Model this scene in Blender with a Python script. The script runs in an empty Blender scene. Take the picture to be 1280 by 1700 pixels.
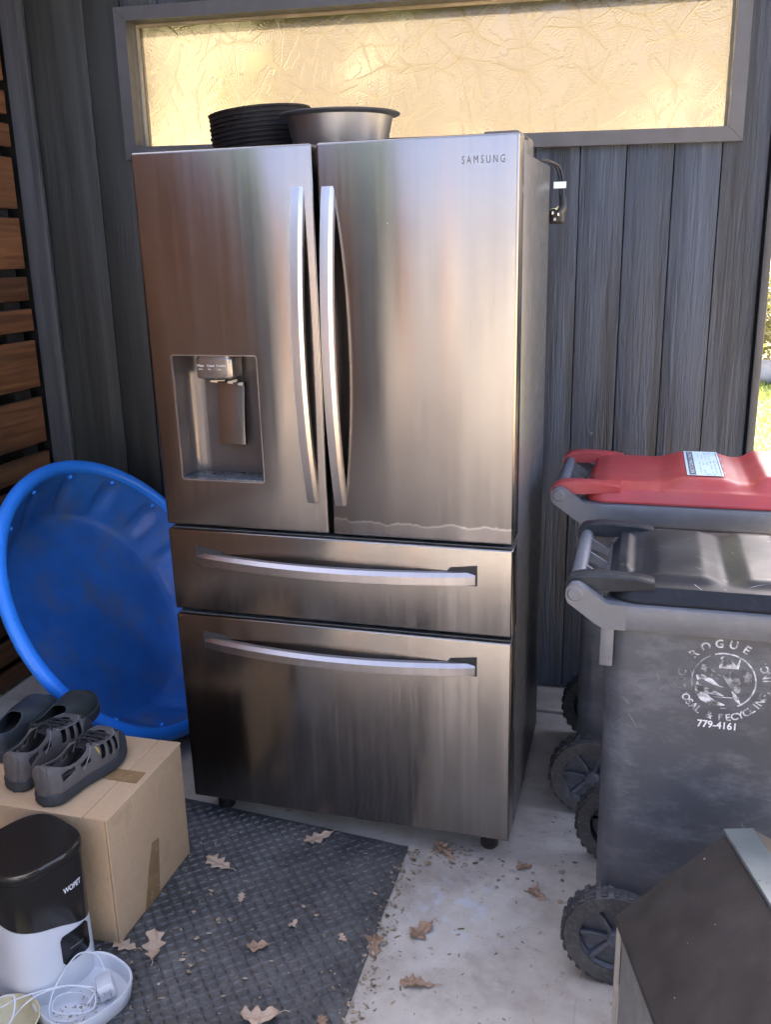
import bpy, bmesh, math, random
import numpy as np
from mathutils import Vector, Matrix, noise as mnoise
random.seed(7)
PI = math.pi
sc = bpy.context.scene
C = sc.collection

# ------------------------------------------------------------------ camera
cam_d = bpy.data.cameras.new('camera')
cam = bpy.data.objects.new('camera', cam_d); C.objects.link(cam)
_r = Vector((0.9634819553, 0.2670106340, -0.0201951254))
_u = Vector((-0.0544612204, 0.2692426386, 0.9615312668))
_w = Vector((-0.2621764620, 0.9253181739, -0.2739521489))
cam.matrix_world = Matrix(((_r.x, _u.x, -_w.x, 1.1777), (_r.y, _u.y, -_w.y, -2.0735), (_r.z, _u.z, -_w.z, 1.571), (0, 0, 0, 1)))
cam_d.sensor_fit = 'VERTICAL'; cam_d.sensor_height = 24.0; cam_d.lens = 21.397
cam_d.clip_start = 0.02; cam_d.clip_end = 800
sc.camera = cam

# ------------------------------------------------------------------ light
SUN_EL = math.radians(36); SUN_AZ = math.radians(-24)        # azimuth from +Y towards +X
world = bpy.data.worlds.new('World'); sc.world = world; world.use_nodes = True
nt = world.node_tree; nt.nodes.clear()
sky = nt.nodes.new('ShaderNodeTexSky'); sky.sky_type = 'NISHITA'; sky.sun_disc = False
sky.sun_elevation = SUN_EL; sky.sun_rotation = SUN_AZ; sky.altitude = 300; sky.air_density = 0.22; sky.dust_density = 5.0; sky.ozone_density = 0.2
bg = nt.nodes.new('ShaderNodeBackground'); bg.inputs[1].default_value = 0.15
wo = nt.nodes.new('ShaderNodeOutputWorld')
nt.links.new(sky.outputs[0], bg.inputs[0]); nt.links.new(bg.outputs[0], wo.inputs[0])
sun_d = bpy.data.lights.new('sun', 'SUN'); sun_d.energy = 3.2; sun_d.angle = math.radians(0.53); sun_d.color = (1.0, 0.93, 0.82)
sun = bpy.data.objects.new('sun', sun_d); C.objects.link(sun)
sdir = Vector((math.sin(SUN_AZ) * math.cos(SUN_EL), math.cos(SUN_AZ) * math.cos(SUN_EL), math.sin(SUN_EL)))
sun.rotation_euler = sdir.to_track_quat('Z', 'Y').to_euler(); sun.location = sdir * 30
sc.view_settings.view_transform = 'Standard'; sc.view_settings.look = 'None'
sc.view_settings.exposure = 4.28; sc.view_settings.gamma = 1.0; sc.view_settings.use_curve_mapping = False
sc.render.engine = 'CYCLES'
sc.cycles.use_denoising = True
sc.cycles.max_bounces = 8; sc.cycles.diffuse_bounces = 5; sc.cycles.glossy_bounces = 4; sc.cycles.transmission_bounces = 6; sc.cycles.transparent_max_bounces = 8
sc.cycles.caustics_reflective = False; sc.cycles.caustics_refractive = False
sc.cycles.sample_clamp_indirect = 6.0

# ------------------------------------------------------------------ material helpers
class NT:
    def __init__(s, name):
        s.m = bpy.data.materials.new(name); s.m.use_nodes = True; s.t = s.m.node_tree; s.t.nodes.clear()
        s.out = s.t.nodes.new('ShaderNodeOutputMaterial')
        s._co = None
    def n(s, typ, **kw):
        nd = s.t.nodes.new(typ)
        for k, v in kw.items(): setattr(nd, k, v)
        return nd
    def l(s, a, b): s.t.links.new(a, b)
    def val(s, sock, v):
        if hasattr(v, 'is_linked') or isinstance(v, bpy.types.NodeSocket): s.l(v, sock)
        else: sock.default_value = v
    def co(s, which='Object'):
        if s._co is None: s._co = s.n('ShaderNodeTexCoord')
        return s._co.outputs[which]
    def math(s, op, a, b=0.0, c=None):
        nd = s.n('ShaderNodeMath', operation=op); s.val(nd.inputs[0], a); s.val(nd.inputs[1], b)
        if c is not None: s.val(nd.inputs[2], c)
        return nd.outputs[0]
    def vmath(s, op, a, b=(0, 0, 0)):
        nd = s.n('ShaderNodeVectorMath', operation=op); s.val(nd.inputs[0], a); s.val(nd.inputs[1], b); return nd.outputs[0]
    def rnd(s): return s.n('ShaderNodeObjectInfo').outputs['Random']
    def mapped(s, scale=(1, 1, 1), rand=0.0, vec=None, rot=(0, 0, 0)):
        mp = s.n('ShaderNodeMapping'); s.l(vec if vec is not None else s.co(), mp.inputs[0]); mp.inputs['Scale'].default_value = scale; mp.inputs['Rotation'].default_value = rot
        if rand:
            cb = s.n('ShaderNodeCombineXYZ'); r = s.math('MULTIPLY', s.rnd(), rand); s.l(r, cb.inputs[0]); s.l(r, cb.inputs[1]); s.l(s.math('MULTIPLY', r, 1.7), cb.inputs[2]); s.l(cb.outputs[0], mp.inputs['Location'])
        return mp.outputs[0]
    def noise(s, scale, vec=None, detail=4, rough=.55, dist=0.0):
        nd = s.n('ShaderNodeTexNoise'); s.l(vec if vec is not None else s.co(), nd.inputs['Vector']); nd.inputs['Scale'].default_value = scale; nd.inputs['Detail'].default_value = detail; nd.inputs['Roughness'].default_value = rough; nd.inputs['Distortion'].default_value = dist
        return nd.outputs[0]
    def ramp(s, fac, stops, interp='LINEAR'):
        nd = s.n('ShaderNodeValToRGB'); s.l(fac, nd.inputs[0]); cr = nd.color_ramp; cr.interpolation = interp
        while len(cr.elements) < len(stops): cr.elements.new(.5)
        for e, (p, c) in zip(cr.elements, stops):
            e.position = p; e.color = (c, c, c, 1) if isinstance(c, (int, float)) else (*c, 1)
        return nd.outputs[0]
    def mix(s, fac, a, b, mode='MIX'):
        nd = s.n('ShaderNodeMix', data_type='RGBA', blend_type=mode); s.val(nd.inputs[0], fac)
        for i, v in ((6, a), (7, b)):
            if isinstance(v, tuple): nd.inputs[i].default_value = (*v, 1)
            else: s.l(v, nd.inputs[i])
        return nd.outputs[2]
    def bump(s, h, strength=.3, dist=.01, normal=None):
        nd = s.n('ShaderNodeBump'); s.l(h, nd.inputs['Height']); nd.inputs['Strength'].default_value = strength; nd.inputs['Distance'].default_value = dist
        if normal is not None: s.l(normal, nd.inputs['Normal'])
        return nd.outputs[0]
    def bsdf(s, color, rough=.5, metal=0.0, normal=None, **kw):
        b = s.n('ShaderNodeBsdfPrincipled')
        if isinstance(color, tuple): b.inputs['Base Color'].default_value = (*color, 1)
        else: s.l(color, b.inputs['Base Color'])
        s.val(b.inputs['Roughness'], rough); s.val(b.inputs['Metallic'], metal)
        if normal is not None: s.l(normal, b.inputs['Normal'])
        for k, v in kw.items(): s.val(b.inputs[k.replace('_', ' ')], v)
        return b
    def specks(s, scale, r, dens):
        vo = s.n('ShaderNodeTexVoronoi'); s.l(s.co(), vo.inputs['Vector']); vo.inputs['Scale'].default_value = scale
        cs = s.n('ShaderNodeSeparateColor'); s.l(vo.outputs['Color'], cs.inputs[0])
        rr = s.math('MULTIPLY', cs.outputs[1], r)
        return s.math('MULTIPLY', s.math('LESS_THAN', vo.outputs['Distance'], rr), s.math('LESS_THAN', cs.outputs[0], dens))
    def done(s, b):
        s.l(b.outputs[0], s.out.inputs['Surface']); return s.m

M = {}
def plain(name, col, rough=.5, metal=0.0, var=.25, vscale=14, bump=.0, bscale=120, speck=0.0, **kw):
    t = NT(name)
    nz = t.noise(vscale, detail=5)
    dark = tuple(c * (1 - var) for c in col); lite = tuple(min(1, c * (1 + var)) for c in col)
    colr = t.ramp(nz, [(.3, dark), (.7, lite)])
    if speck: colr = t.mix(t.math('MULTIPLY', t.specks(70, .16, speck), .8), colr, (.5, .46, .4)); colr = t.mix(t.ramp(t.noise(6, detail=8, rough=.7), [(.5, 0.0), (.8, .12)]), colr, (.22, .20, .18))
    rr = t.ramp(t.noise(vscale * 2.3, detail=4), [(.3, max(0.02, rough - .08)), (.7, min(1, rough + .08))])
    nrm = t.bump(t.noise(bscale, detail=3), bump, .004) if bump else None
    M[name] = t.done(t.bsdf(colr, rr, metal, nrm, **kw)); return M[name]

def m_boards(name, c0, c1, relief=.5):
    t = NT(name)
    v = t.mapped((1, 1, .035), rand=9.0)
    g1 = t.noise(55, v, detail=6, rough=.6, dist=.6)
    g2 = t.noise(190, v, detail=3, rough=.5)
    rings = t.ramp(g1, [(.36, 0.0), (.5, .75), (.56, .35), (.68, 1.0)])
    blot = t.noise(2.2, t.mapped((2.2, 1, .5), rand=5.0), detail=4)
    knot = t.n('ShaderNodeTexVoronoi'); t.l(t.mapped((4.0, 1.0, 1.1), rand=6.0), knot.inputs['Vector']); knot.inputs['Scale'].default_value = 1.6
    kn = t.ramp(knot.outputs['Distance'], [(.03, 1.0), (.09, 0.0)])
    h = t.math('ADD', t.math('MULTIPLY', rings, .8), t.math('MULTIPLY', g2, .35))
    h = t.math('SUBTRACT', h, t.math('MULTIPLY', kn, .5))
    col = t.mix(rings, c0, c1)
    col = t.mix(t.ramp(blot, [(.3, 0.0), (.75, .6)]), col, tuple(c * 1.45 for c in c1))
    col = t.mix(t.math('MULTIPLY', kn, .5), col, tuple(c * .5 for c in c0))
    soot = t.ramp(t.noise(1.3, t.mapped((11.0, 1.0, .42), rand=7.0), detail=6, rough=.65), [(.42, 0.0), (.60, .85)])
    col = t.mix(soot, col, tuple(c * .30 for c in c0))
    tone = t.math('ADD', .82, t.math('MULTIPLY', t.rnd(), .36))
    col = t.mix(1.0, col, tone, 'MULTIPLY')
    rr = t.ramp(blot, [(.3, .5), (.7, .68)])
    M[name] = t.done(t.bsdf(col, rr, 0, t.bump(h, relief, .004)))

def m_wood(name, c0, c1):
    t = NT(name)
    v = t.mapped((1, .05, 1), rand=8.0)
    g = t.noise(42, v, detail=6, dist=1.2)
    g2 = t.noise(160, v, detail=3)
    col = t.mix(t.ramp(g, [(.32, 0.0), (.62, 1.0)]), c0, c1)
    col = t.mix(1.0, col, t.math('ADD', .65, t.math('MULTIPLY', t.rnd(), .7)), 'MULTIPLY')
    st = t.ramp(t.noise(5, t.mapped((1, .6, 1), rand=4.0), detail=5), [(.45, 0.0), (.8, .55)])
    col = t.mix(st, col, tuple(c * .4 for c in c0))
    M[name] = t.done(t.bsdf(col, t.ramp(g, [(.3, .55), (.7, .75)]), 0, t.bump(t.math('ADD', g, t.math('MULTIPLY', g2, .4)), .35, .004)))

def m_steel(name, base, rough, film_z=None, aniso=.95):
    t = NT(name)
    fine = t.noise(1.0, t.mapped((2.0, 2.0, 900.0)), detail=2)
    smear = t.noise(3.0, t.mapped((3.0, 1.0, .9)), detail=6, rough=.62)
    spots = t.n('ShaderNodeTexVoronoi'); t.l(t.co(), spots.inputs['Vector']); spots.inputs['Scale'].default_value = 26
    sp = t.math('MULTIPLY', t.ramp(spots.outputs['Distance'], [(.03, 1.0), (.055, 0.0)]), t.ramp(t.noise(9), [(.56, 0.0), (.66, 1.0)]))
    wipe = t.noise(1.0, t.mapped((60.0, 1.0, 1.1)), detail=5, rough=.6)
    rr = t.math('ADD', rough - .05, t.math('MULTIPLY', smear, .11))
    rr = t.math('ADD', rr, t.math('MULTIPLY', sp, .12))
    col = t.mix(t.ramp(smear, [(.3, 0.0), (.75, 1.0)]), base, tuple(min(1, c * 1.13) for c in base))
    col = t.mix(t.ramp(wipe, [(.35, .22), (.62, 0.0)]), col, tuple(c * .62 for c in base))
    rr = t.math('ADD', rr, t.math('MULTIPLY', t.math('SUBTRACT', wipe, .5), .16))
    col = t.mix(t.math('MULTIPLY', sp, .5), col, tuple(min(1, c * 1.35) for c in base))
    if film_z is not None:
        sx = t.n('ShaderNodeSeparateXYZ'); t.l(t.co(), sx.inputs[0])
        edge = t.math('MULTIPLY', t.math('SUBTRACT', t.noise(11, t.mapped((1, 0, .3)), detail=5), .5), .07)
        d = t.math('SUBTRACT', t.math('ADD', sx.outputs[2], edge), film_z)
        below = t.ramp(t.math('ADD', t.math('MULTIPLY', d, 60.0), .5), [(.46, 1.0), (.54, 0.0)])
        line = t.ramp(t.math('ABSOLUTE', d), [(.0012, 1.0), (.003, 0.0)])
        col = t.mix(below, col, tuple(min(1, c * 1.55) for c in base))
        rr = t.math('SUBTRACT', rr, t.math('MULTIPLY', below, .05))
        col = t.mix(t.math('MULTIPLY', line, .6), col, (.85, .8, .72))
    b = t.bsdf(col, rr, 1.0, t.bump(fine, .04, .001))
    b.inputs['Anisotropic'].default_value = aniso
    tg = t.n('ShaderNodeCombineXYZ'); tg.inputs[0].default_value = 1.0
    t.l(tg.outputs[0], b.inputs['Tangent'])
    b.inputs['Anisotropic Rotation'].default_value = 0.25
    M[name] = t.done(b)

def m_concrete():
    t = NT('concrete')
    n1 = t.noise(1.6, detail=8, rough=.62); n2 = t.noise(14, detail=6); n3 = t.noise(210, detail=3)
    broom = t.noise(1.0, t.mapped((260, 9, 1), rot=(0, 0, .12)), detail=3)
    col = t.ramp(n1, [(.28, (.36, .31, .25)), (.5, (.49, .44, .37)), (.72, (.58, .535, .46))])
    col = t.mix(t.ramp(n2, [(.35, .3), (.65, 0.0)]), col, (.30, .26, .22))
    col = t.mix(t.ramp(t.noise(34, detail=4), [(.62, 0.0), (.72, .55)]), col, (.12, .085, .06))
    dirt = t.ramp(t.noise(4.2, t.mapped((1, 1, 1)), detail=7, rough=.7), [(.47, 0.0), (.68, .62)])
    col = t.mix(dirt, col, (.235, .185, .14))
    col = t.mix(t.math('MULTIPLY', t.specks(30, .09, .35), .7), col, (.10, .075, .055)); col = t.mix(t.math('MULTIPLY', t.specks(75, .16, .3), .45), col, (.16, .12, .09))
    # pale blue chalky paint spots by the fridge
    sx = t.n('ShaderNodeSeparateXYZ'); t.l(t.co(), sx.inputs[0])
    dx = t.math('MULTIPLY', t.math('SUBTRACT', sx.outputs[0], .82), 1.0); dy = t.math('SUBTRACT', sx.outputs[1], -.2)
    rr = t.math('SQRT', t.math('ADD', t.math('MULTIPLY', dx, dx), t.math('MULTIPLY', dy, dy)))
    sp = t.math('MULTIPLY', t.ramp(rr, [(.05, 1.0), (.18, 0.0)]), t.ramp(t.noise(26, detail=5), [(.5, 0.0), (.66, .7)]))
    col = t.mix(sp, col, (.52, .56, .60))
    ck = t.n('ShaderNodeTexVoronoi', feature='DISTANCE_TO_EDGE'); 
    dv = t.vmath('ADD', t.mapped((1, 1, 0)), t.mix(.16, (0.0, 0.0, 0.0), t.n('ShaderNodeTexNoise').outputs['Color']))
    t.l(dv, ck.inputs['Vector']); ck.inputs['Scale'].default_value = 1.35
    crk = t.math('MULTIPLY', t.ramp(ck.outputs['Distance'], [(.0, 1.0), (.0022, 0.0)]), t.ramp(t.noise(2.3), [(.52, 0.0), (.6, 1.0)]))
    col = t.mix(t.math('MULTIPLY', crk, .6), col, (.1, .08, .065))
    h = t.math('ADD', t.math('MULTIPLY', broom, .5), t.math('MULTIPLY', n3, .4)); h = t.math('SUBTRACT', h, crk)
    M['concrete'] = t.done(t.bsdf(col, t.ramp(n2, [(.3, .62), (.7, .82)]), 0, t.bump(h, .3, .003)))

def m_rubber(name, col, dust=.25, speck=False):
    t = NT(name)
    d = t.ramp(t.noise(5, detail=8, rough=.7), [(.42, 0.0), (.75, dust)])
    f = t.ramp(t.noise(90, detail=3), [(.5, 0.0), (.75, dust * .6)])
    c = t.mix(d, col, (.20, .19, .18)); c = t.mix(f, c, (.26, .25, .24)); c = t.mix(t.math('MULTIPLY', t.specks(48, .14, .22), .8), c, (.42, .38, .33)) if speck else c
    M[name] = t.done(t.bsdf(c, t.ramp(t.noise(16), [(.3, .42), (.7, .62)]), 0, t.bump(t.noise(220, detail=2), .15, .002)))

def m_plastic(name, col, rough, scratch=0.0, dirt=0.0, dirtcol=(.1, .08, .05), var=.12, plane='xz', spec=.5):
    t = NT(name)
    n1 = t.noise(4, detail=6, rough=.65)
    c = t.ramp(n1, [(.3, tuple(x * (1 - var) for x in col)), (.7, tuple(min(1, x * (1 + var)) for x in col))])
    rr = t.ramp(t.noise(9, detail=6), [(.3, rough - .07), (.7, rough + .1)])
    h = t.noise(300, detail=2)
    if scratch:
        acc = None
        sx = t.n('ShaderNodeSeparateXYZ'); t.l(t.co(), sx.inputs[0])
        for k, scl in enumerate((9.0, 15.0, 24.0)):
            cb = t.n('ShaderNodeCombineXYZ'); t.l(sx.outputs[0], cb.inputs[0]); t.l(sx.outputs[2 if plane == 'xz' else 1], cb.inputs[1])
            p2 = t.vmath('ADD', cb.outputs[0], (k * 1.7, k * 2.3, 0))
            vo = t.n('ShaderNodeTexVoronoi', voronoi_dimensions='2D'); t.l(p2, vo.inputs['Vector']); vo.inputs['Scale'].default_value = scl
            dd = t.n('ShaderNodeSeparateXYZ'); t.l(t.vmath('SUBTRACT', p2, vo.outputs['Position']), dd.inputs[0])
            cs = t.n('ShaderNodeSeparateColor'); t.l(vo.outputs['Color'], cs.inputs[0])
            an = t.math('ADD', t.math('MULTIPLY', t.math('SUBTRACT', cs.outputs[0], .5), 2.2), -.2)
            ca_, sa_ = t.math('COSINE', an), t.math('SINE', an)
            uu = t.math('ADD', t.math('MULTIPLY', dd.outputs[0], ca_), t.math('MULTIPLY', dd.outputs[1], sa_))
            vv = t.math('SUBTRACT', t.math('MULTIPLY', dd.outputs[1], ca_), t.math('MULTIPLY', dd.outputs[0], sa_))
            vv = t.math('ADD', vv, t.math('MULTIPLY', t.math('MULTIPLY', uu, uu), t.math('MULTIPLY', t.math('SUBTRACT', cs.outputs[1], .75), 12.0)))
            ln = t.math('MULTIPLY', cs.outputs[2], .38 / scl)
            m = t.math('MULTIPLY', t.math('LESS_THAN', t.math('ABSOLUTE', uu), ln), t.ramp(t.math('MULTIPLY', t.math('ABSOLUTE', vv), 100.0), [(.02, 1.0), (.085, 0.0)]))
            m = t.math('MULTIPLY', m, t.math('GREATER_THAN', cs.outputs[1], .72))
            acc = m if acc is None else t.math('MAXIMUM', acc, m)
        acc = t.math('MULTIPLY', acc, t.ramp(t.noise(40, detail=4), [(.38, .15), (.6, 1.0)]))
        acc = t.math('MULTIPLY', acc, t.ramp(t.noise(7, detail=3), [(.46, 0.0), (.62, 1.0)]))
        c = t.mix(t.math('MULTIPLY', acc, scratch * (.55 if plane == 'xz' else 1.0)), c, (.62, .64, .68))
        sv = t.mapped((1.6, 1.6, 3.4) if plane == 'xz' else (1, 1, 1), rot=(0, .25, 0))
        scuff = t.math('MULTIPLY', t.ramp(t.noise(3.4, sv, detail=10, rough=.78), [(.48, 0.0), (.72, 1.0)]), .34 if plane == 'xz' else .12)
        c = t.mix(scuff, c, (.30, .32, .36))
        rr = t.math('ADD', rr, t.math('MULTIPLY', scuff, .4))
    if dirt:
        d = t.ramp(t.noise(6.5, detail=9, rough=.72), [(.48, 0.0), (.66, dirt)])
        c = t.mix(d, c, dirtcol)
        rr = t.math('MAXIMUM', rr, t.math('MULTIPLY', d, .8))
    M[name] = t.done(t.bsdf(c, rr, 0, t.bump(h, .06, .002), Specular_IOR_Level=spec))

def m_glass_leaf():
    t = NT('leaf_glass')
    sx = t.n('ShaderNodeSeparateXYZ'); t.l(t.co(), sx.inputs[0])
    warp = t.n('ShaderNodeTexNoise'); t.l(t.co(), warp.inputs['Vector']); warp.inputs['Scale'].default_value = 9; warp.inputs['Detail'].default_value = 3
    base = t.n('ShaderNodeCombineXYZ'); t.l(sx.outputs[0], base.inputs[0]); t.l(sx.outputs[2], base.inputs[1])
    wv = t.vmath('SCALE', t.vmath('SUBTRACT', warp.outputs['Color'], (.5, .5, .5))); wv.node.inputs['Scale'].default_value = .035
    pos = t.vmath('ADD', base.outputs[0], wv)
    heights = None
    for off, scl in ((0.0, 5.4), (3.7, 6.6)):
        vo = t.n('ShaderNodeTexVoronoi', voronoi_dimensions='2D'); p2 = t.vmath('ADD', pos, (off, off * .6, 0)); t.l(p2, vo.inputs['Vector']); vo.inputs['Scale'].default_value = scl; vo.inputs['Randomness'].default_value = .85
        dv = t.vmath('SUBTRACT', p2, vo.outputs['Position'])
        dd = t.n('ShaderNodeSeparateXYZ'); t.l(dv, dd.inputs[0])
        cs = t.n('ShaderNodeSeparateColor'); t.l(vo.outputs['Color'], cs.inputs[0])
        ang = t.math('ADD', t.math('ARCTAN2', dd.outputs[1], dd.outputs[0]), t.math('MULTIPLY', cs.outputs[0], 6.283))
        rad = t.math('SQRT', t.math('ADD', t.math('MULTIPLY', dd.outputs[0], dd.outputs[0]), t.math('MULTIPLY', dd.outputs[1], dd.outputs[1])))
        lobe = t.math('COSINE', t.math('MULTIPLY', ang, 5.0)); tooth = t.math('COSINE', t.math('MULTIPLY', ang, 31.0))
        rl = t.math('ADD', .084, t.math('ADD', t.math('MULTIPLY', lobe, .032), t.math('MULTIPLY', tooth, .005)))
        inside = t.math('SUBTRACT', rl, rad)
        body = t.ramp(t.math('ADD', t.math('MULTIPLY', inside, 16.0), .5), [(.42, 0.0), (.54, 1.0)])
        vein = t.ramp(t.math('MULTIPLY', t.math('ABSOLUTE', t.math('SINE', t.math('MULTIPLY', ang, 2.5))), t.math('MULTIPLY', rad, 16.0)), [(.0, 1.0), (.12, 0.0)])
        side = t.math('MULTIPLY', t.math('SINE', t.math('MULTIPLY', t.math('ADD', rad, t.math('MULTIPLY', t.math('ABSOLUTE', t.math('SINE', t.math('MULTIPLY', ang, 2.5))), -.05)), 420.0)), .09)
        hgt = t.math('MULTIPLY', body, t.math('ADD', t.math('ADD', .5, t.math('MULTIPLY', vein, .5)), side))
        heights = hgt if heights is None else t.math('MAXIMUM', heights, t.math('MULTIPLY', hgt, .85))
    heights = t.math('ADD', heights, t.math('MULTIPLY', t.noise(120, detail=3), .12))
    nrm = t.bump(heights, .42, .006)
    # obscure glass: part of the light scatters, part is refracted, a little is reflected
    tr = t.n('ShaderNodeBsdfTranslucent'); tr.inputs[0].default_value = (.20, .155, .10, 1); t.l(nrm, tr.inputs['Normal'])
    rf = t.n('ShaderNodeBsdfRefraction'); rf.inputs[0].default_value = (.140, .138, .104, 1); rf.inputs['Roughness'].default_value = .27; rf.inputs['IOR'].default_value = 1.13; t.l(nrm, rf.inputs['Normal'])
    gl = t.n('ShaderNodeBsdfGlossy'); gl.inputs['Roughness'].default_value = .25; gl.inputs[0].default_value = (.8, .8, .8, 1); t.l(nrm, gl.inputs['Normal'])
    a = t.n('ShaderNodeMixShader'); a.inputs[0].default_value = .82; t.l(tr.outputs[0], a.inputs[1]); t.l(rf.outputs[0], a.inputs[2])
    b = t.n('ShaderNodeMixShader'); b.inputs[0].default_value = .06; t.l(a.outputs[0], b.inputs[1]); t.l(gl.outputs[0], b.inputs[2])
    t.l(b.outputs[0], t.out.inputs['Surface']); M['leaf_glass'] = t.m
    t = NT('clear_glass')
    tp = t.n('ShaderNodeBsdfTransparent'); tp.inputs[0].default_value = (.96, .97, .95, 1)
    gl = t.n('ShaderNodeBsdfGlossy'); gl.inputs['Roughness'].default_value = .03
    b = t.n('ShaderNodeMixShader'); b.inputs[0].default_value = .05; t.l(tp.outputs[0], b.inputs[1]); t.l(gl.outputs[0], b.inputs[2])
    t.l(b.outputs[0], t.out.inputs['Surface']); M['clear_glass'] = t.m

def m_leafy(name, c0, c1, trans=.25, nsc=3.0):
    t = NT(name)
    nz = t.ramp(t.noise(nsc, detail=4), [(.35, 0.0), (.65, 1.0)])
    col = t.mix(nz, c0, c1)
    d = t.bsdf(col, .6); tr = t.n('ShaderNodeBsdfTranslucent'); t.l(t.mix(.5, col, (.5, .55, .12), 'MIX'), tr.inputs[0])
    mx = t.n('ShaderNodeMixShader'); mx.inputs[0].default_value = trans; t.l(d.outputs[0], mx.inputs[1]); t.l(tr.outputs[0], mx.inputs[2])
    t.l(mx.outputs[0], t.out.inputs['Surface']); M[name] = t.m

def m_cardboard():
    t = NT('cardboard')
    n1 = t.noise(3, detail=7, rough=.6); fl = t.noise(1.0, t.mapped((7, 7, 420)), detail=2); fib = t.noise(160, t.mapped((1, 1, .3)), detail=3)
    col = t.ramp(n1, [(.3, (.43, .285, .16)), (.7, (.53, .365, .215))])
    col = t.mix(t.ramp(fib, [(.4, 0.0), (.75, .25)]), col, (.28, .18, .09))
    col = t.mix(t.ramp(t.noise(12, detail=6), [(.6, 0.0), (.75, .3)]), col, (.22, .14, .075))
    M['cardboard'] = t.done(t.bsdf(col, .78, 0, t.bump(t.math('ADD', fl, fib), .08, .002)))

def m_worn_print(name, col, lo=.42, hi=.6, under=(.06, .062, .068)):
    t = NT(name)
    w = t.ramp(t.noise(46, detail=6, rough=.7), [(lo, 0.0), (hi, 1.0)])
    M[name] = t.done(t.bsdf(t.mix(w, under, col), .55))

m_boards('board_paint', (.025, .033, .046), (.048, .063, .088), .9)
m_boards('panel_paint_shaded', (.015, .018, .0165), (.023, .027, .0245), .25)  # smooth dark stain, darkened further for the shade at the wall's left end
m_boards('trim_paint', (.038, .042, .046), (.055, .060, .066), .15)
plain('frame_paint', (.062, .063, .068), .45, var=.12, bump=.08)
plain('jamb_paint', (.13, .125, .105), .6, var=.15)
plain('bead_paint', (.30, .27, .2), .6)
plain('backing_dark', (.008, .008, .009), .9)
m_wood('cedar', (.075, .030, .011), (.185, .082, .032))
m_steel('door_steel', (.270, .253, .235), .20)
m_steel('door_steel_film', (.270, .253, .235), .20, film_z=.935)
m_steel('handle_steel', (.44, .415, .41), .32, aniso=.5)
m_steel('pan_steel', (.30, .30, .30), .38, aniso=.3)
plain('cabinet_paint', (.105, .108, .115), .40, .45, var=.1)
plain('gasket', (.02, .022, .024), .6)
plain('drawer_cap', (.10, .108, .11), .35, .3)
plain('recess_plastic', (.095, .085, .085), .24, .4, var=.03, vscale=2)
plain('control_plastic', (.26, .24, .225), .25, .8, var=.03, vscale=2)
plain('dark_print', (.08, .075, .075), .4)
plain('white_print', (.78, .78, .78), .5, var=.05)
plain('tray_plastic', (.12, .13, .135), .3, .3, var=.5, vscale=40)
plain('foam_tape', (.62, .56, .48), .8)
m_concrete()
m_rubber('mat_rubber', (.044, .043, .0425), .5, True)
m_rubber('tyre_rubber', (.030, .031, .034), .5)
m_plastic('bin_grey', (.060, .066, .078), .42, scratch=.5)
m_plastic('bin_rim', (.105, .112, .125), .40, scratch=.25)
m_plastic('lid_black', (.016, .018, .022), .36, scratch=.9, plane='xy', spec=.16)
m_plastic('lid_red', (.42, .050, .048), .38, scratch=.10, dirt=.25, dirtcol=(.36, .14, .12), plane='xy')
m_plastic('pool_blue', (.022, .20, .72), .34, var=.12)
m_plastic('pool_blue_shaded_dirty', (.018, .115, .40), .45, dirt=.65, dirtcol=(.085, .115, .165), var=.25)  # inside shade put into a darker copy of the rim blue, plus real dirt
m_plastic('white_plastic', (.56, .575, .60), .32, var=.03)
m_plastic('smoke_plastic', (.016, .0145, .013), .16, var=.15)
m_plastic('black_gloss', (.006, .006, .007), .12)
m_plastic('black_pot', (.014, .014, .015), .42, var=.2)
m_plastic('cream_plastic', (.52, .46, .28), .4, dirt=.35, dirtcol=(.2, .15, .07))
m_cardboard()
plain('packing_tape', (.27, .165, .075), .22, var=.15, vscale=30)
plain('sandal_upper', (.080, .071, .066), .75, bump=.4, bscale=420)
plain('sandal_sole', (.020, .023, .028), .7, bump=.3, bscale=90)
plain('sandal_lining', (.014, .014, .015), .85)
plain('sandal_trim', (.17, .165, .165), .7)
plain('shoe_grey', (.026, .032, .037), .6, bump=.2, bscale=200)
plain('shoe_olive', (.024, .028, .025), .7, bump=.2, bscale=200)
plain('yellow_print', (.75, .48, .03), .5, var=.05)
plain('cord_black', (.012, .012, .013), .45)
plain('prong_metal', (.72, .70, .66), .25, 1.0)
plain('label_paper', (.66, .80, .86), .5, var=.04)
plain('label_ink', (.06, .09, .11), .5)
plain('label_faint', (.30, .45, .50), .5)
plain('label_green', (.18, .42, .16), .5)
plain('chest_brown', (.031, .0275, .025), .45, .1, var=.15, vscale=9, speck=.05, bump=.12, bscale=300)
plain('chest_grey', (.17, .175, .165), .45, .2, var=.12)
plain('chest_strip', (.14, .16, .16), .35, .5, var=.15)
plain('chest_edge', (.40, .38, .33), .5, .2)
m_worn_print('worn_white', (.55, .58, .63), .40, .56)
m_worn_print('worn_faint', (.30, .315, .345), .46, .62)
m_worn_print('phone_white', (.66, .69, .73), .30, .42)
m_glass_leaf()
m_leafy('oak_leaf_tan', (.42, .29, .20), (.55, .41, .30), .08)
m_leafy('oak_leaf_brown', (.26, .16, .10), (.38, .25, .165), .08)
m_leafy('litter', (.10, .065, .035), (.46, .36, .25), .05, 70)
m_leafy('grass_blade', (.07, .12, .016), (.15, .19, .04), .3)
m_leafy('foliage', (.05, .10, .02), (.11, .17, .035), .5)
m_leafy('foliage_dry', (.16, .13, .06), (.26, .22, .10), .25)
plain('bark', (.11, .085, .065), .85, var=.35, bump=.5, bscale=30)
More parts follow.
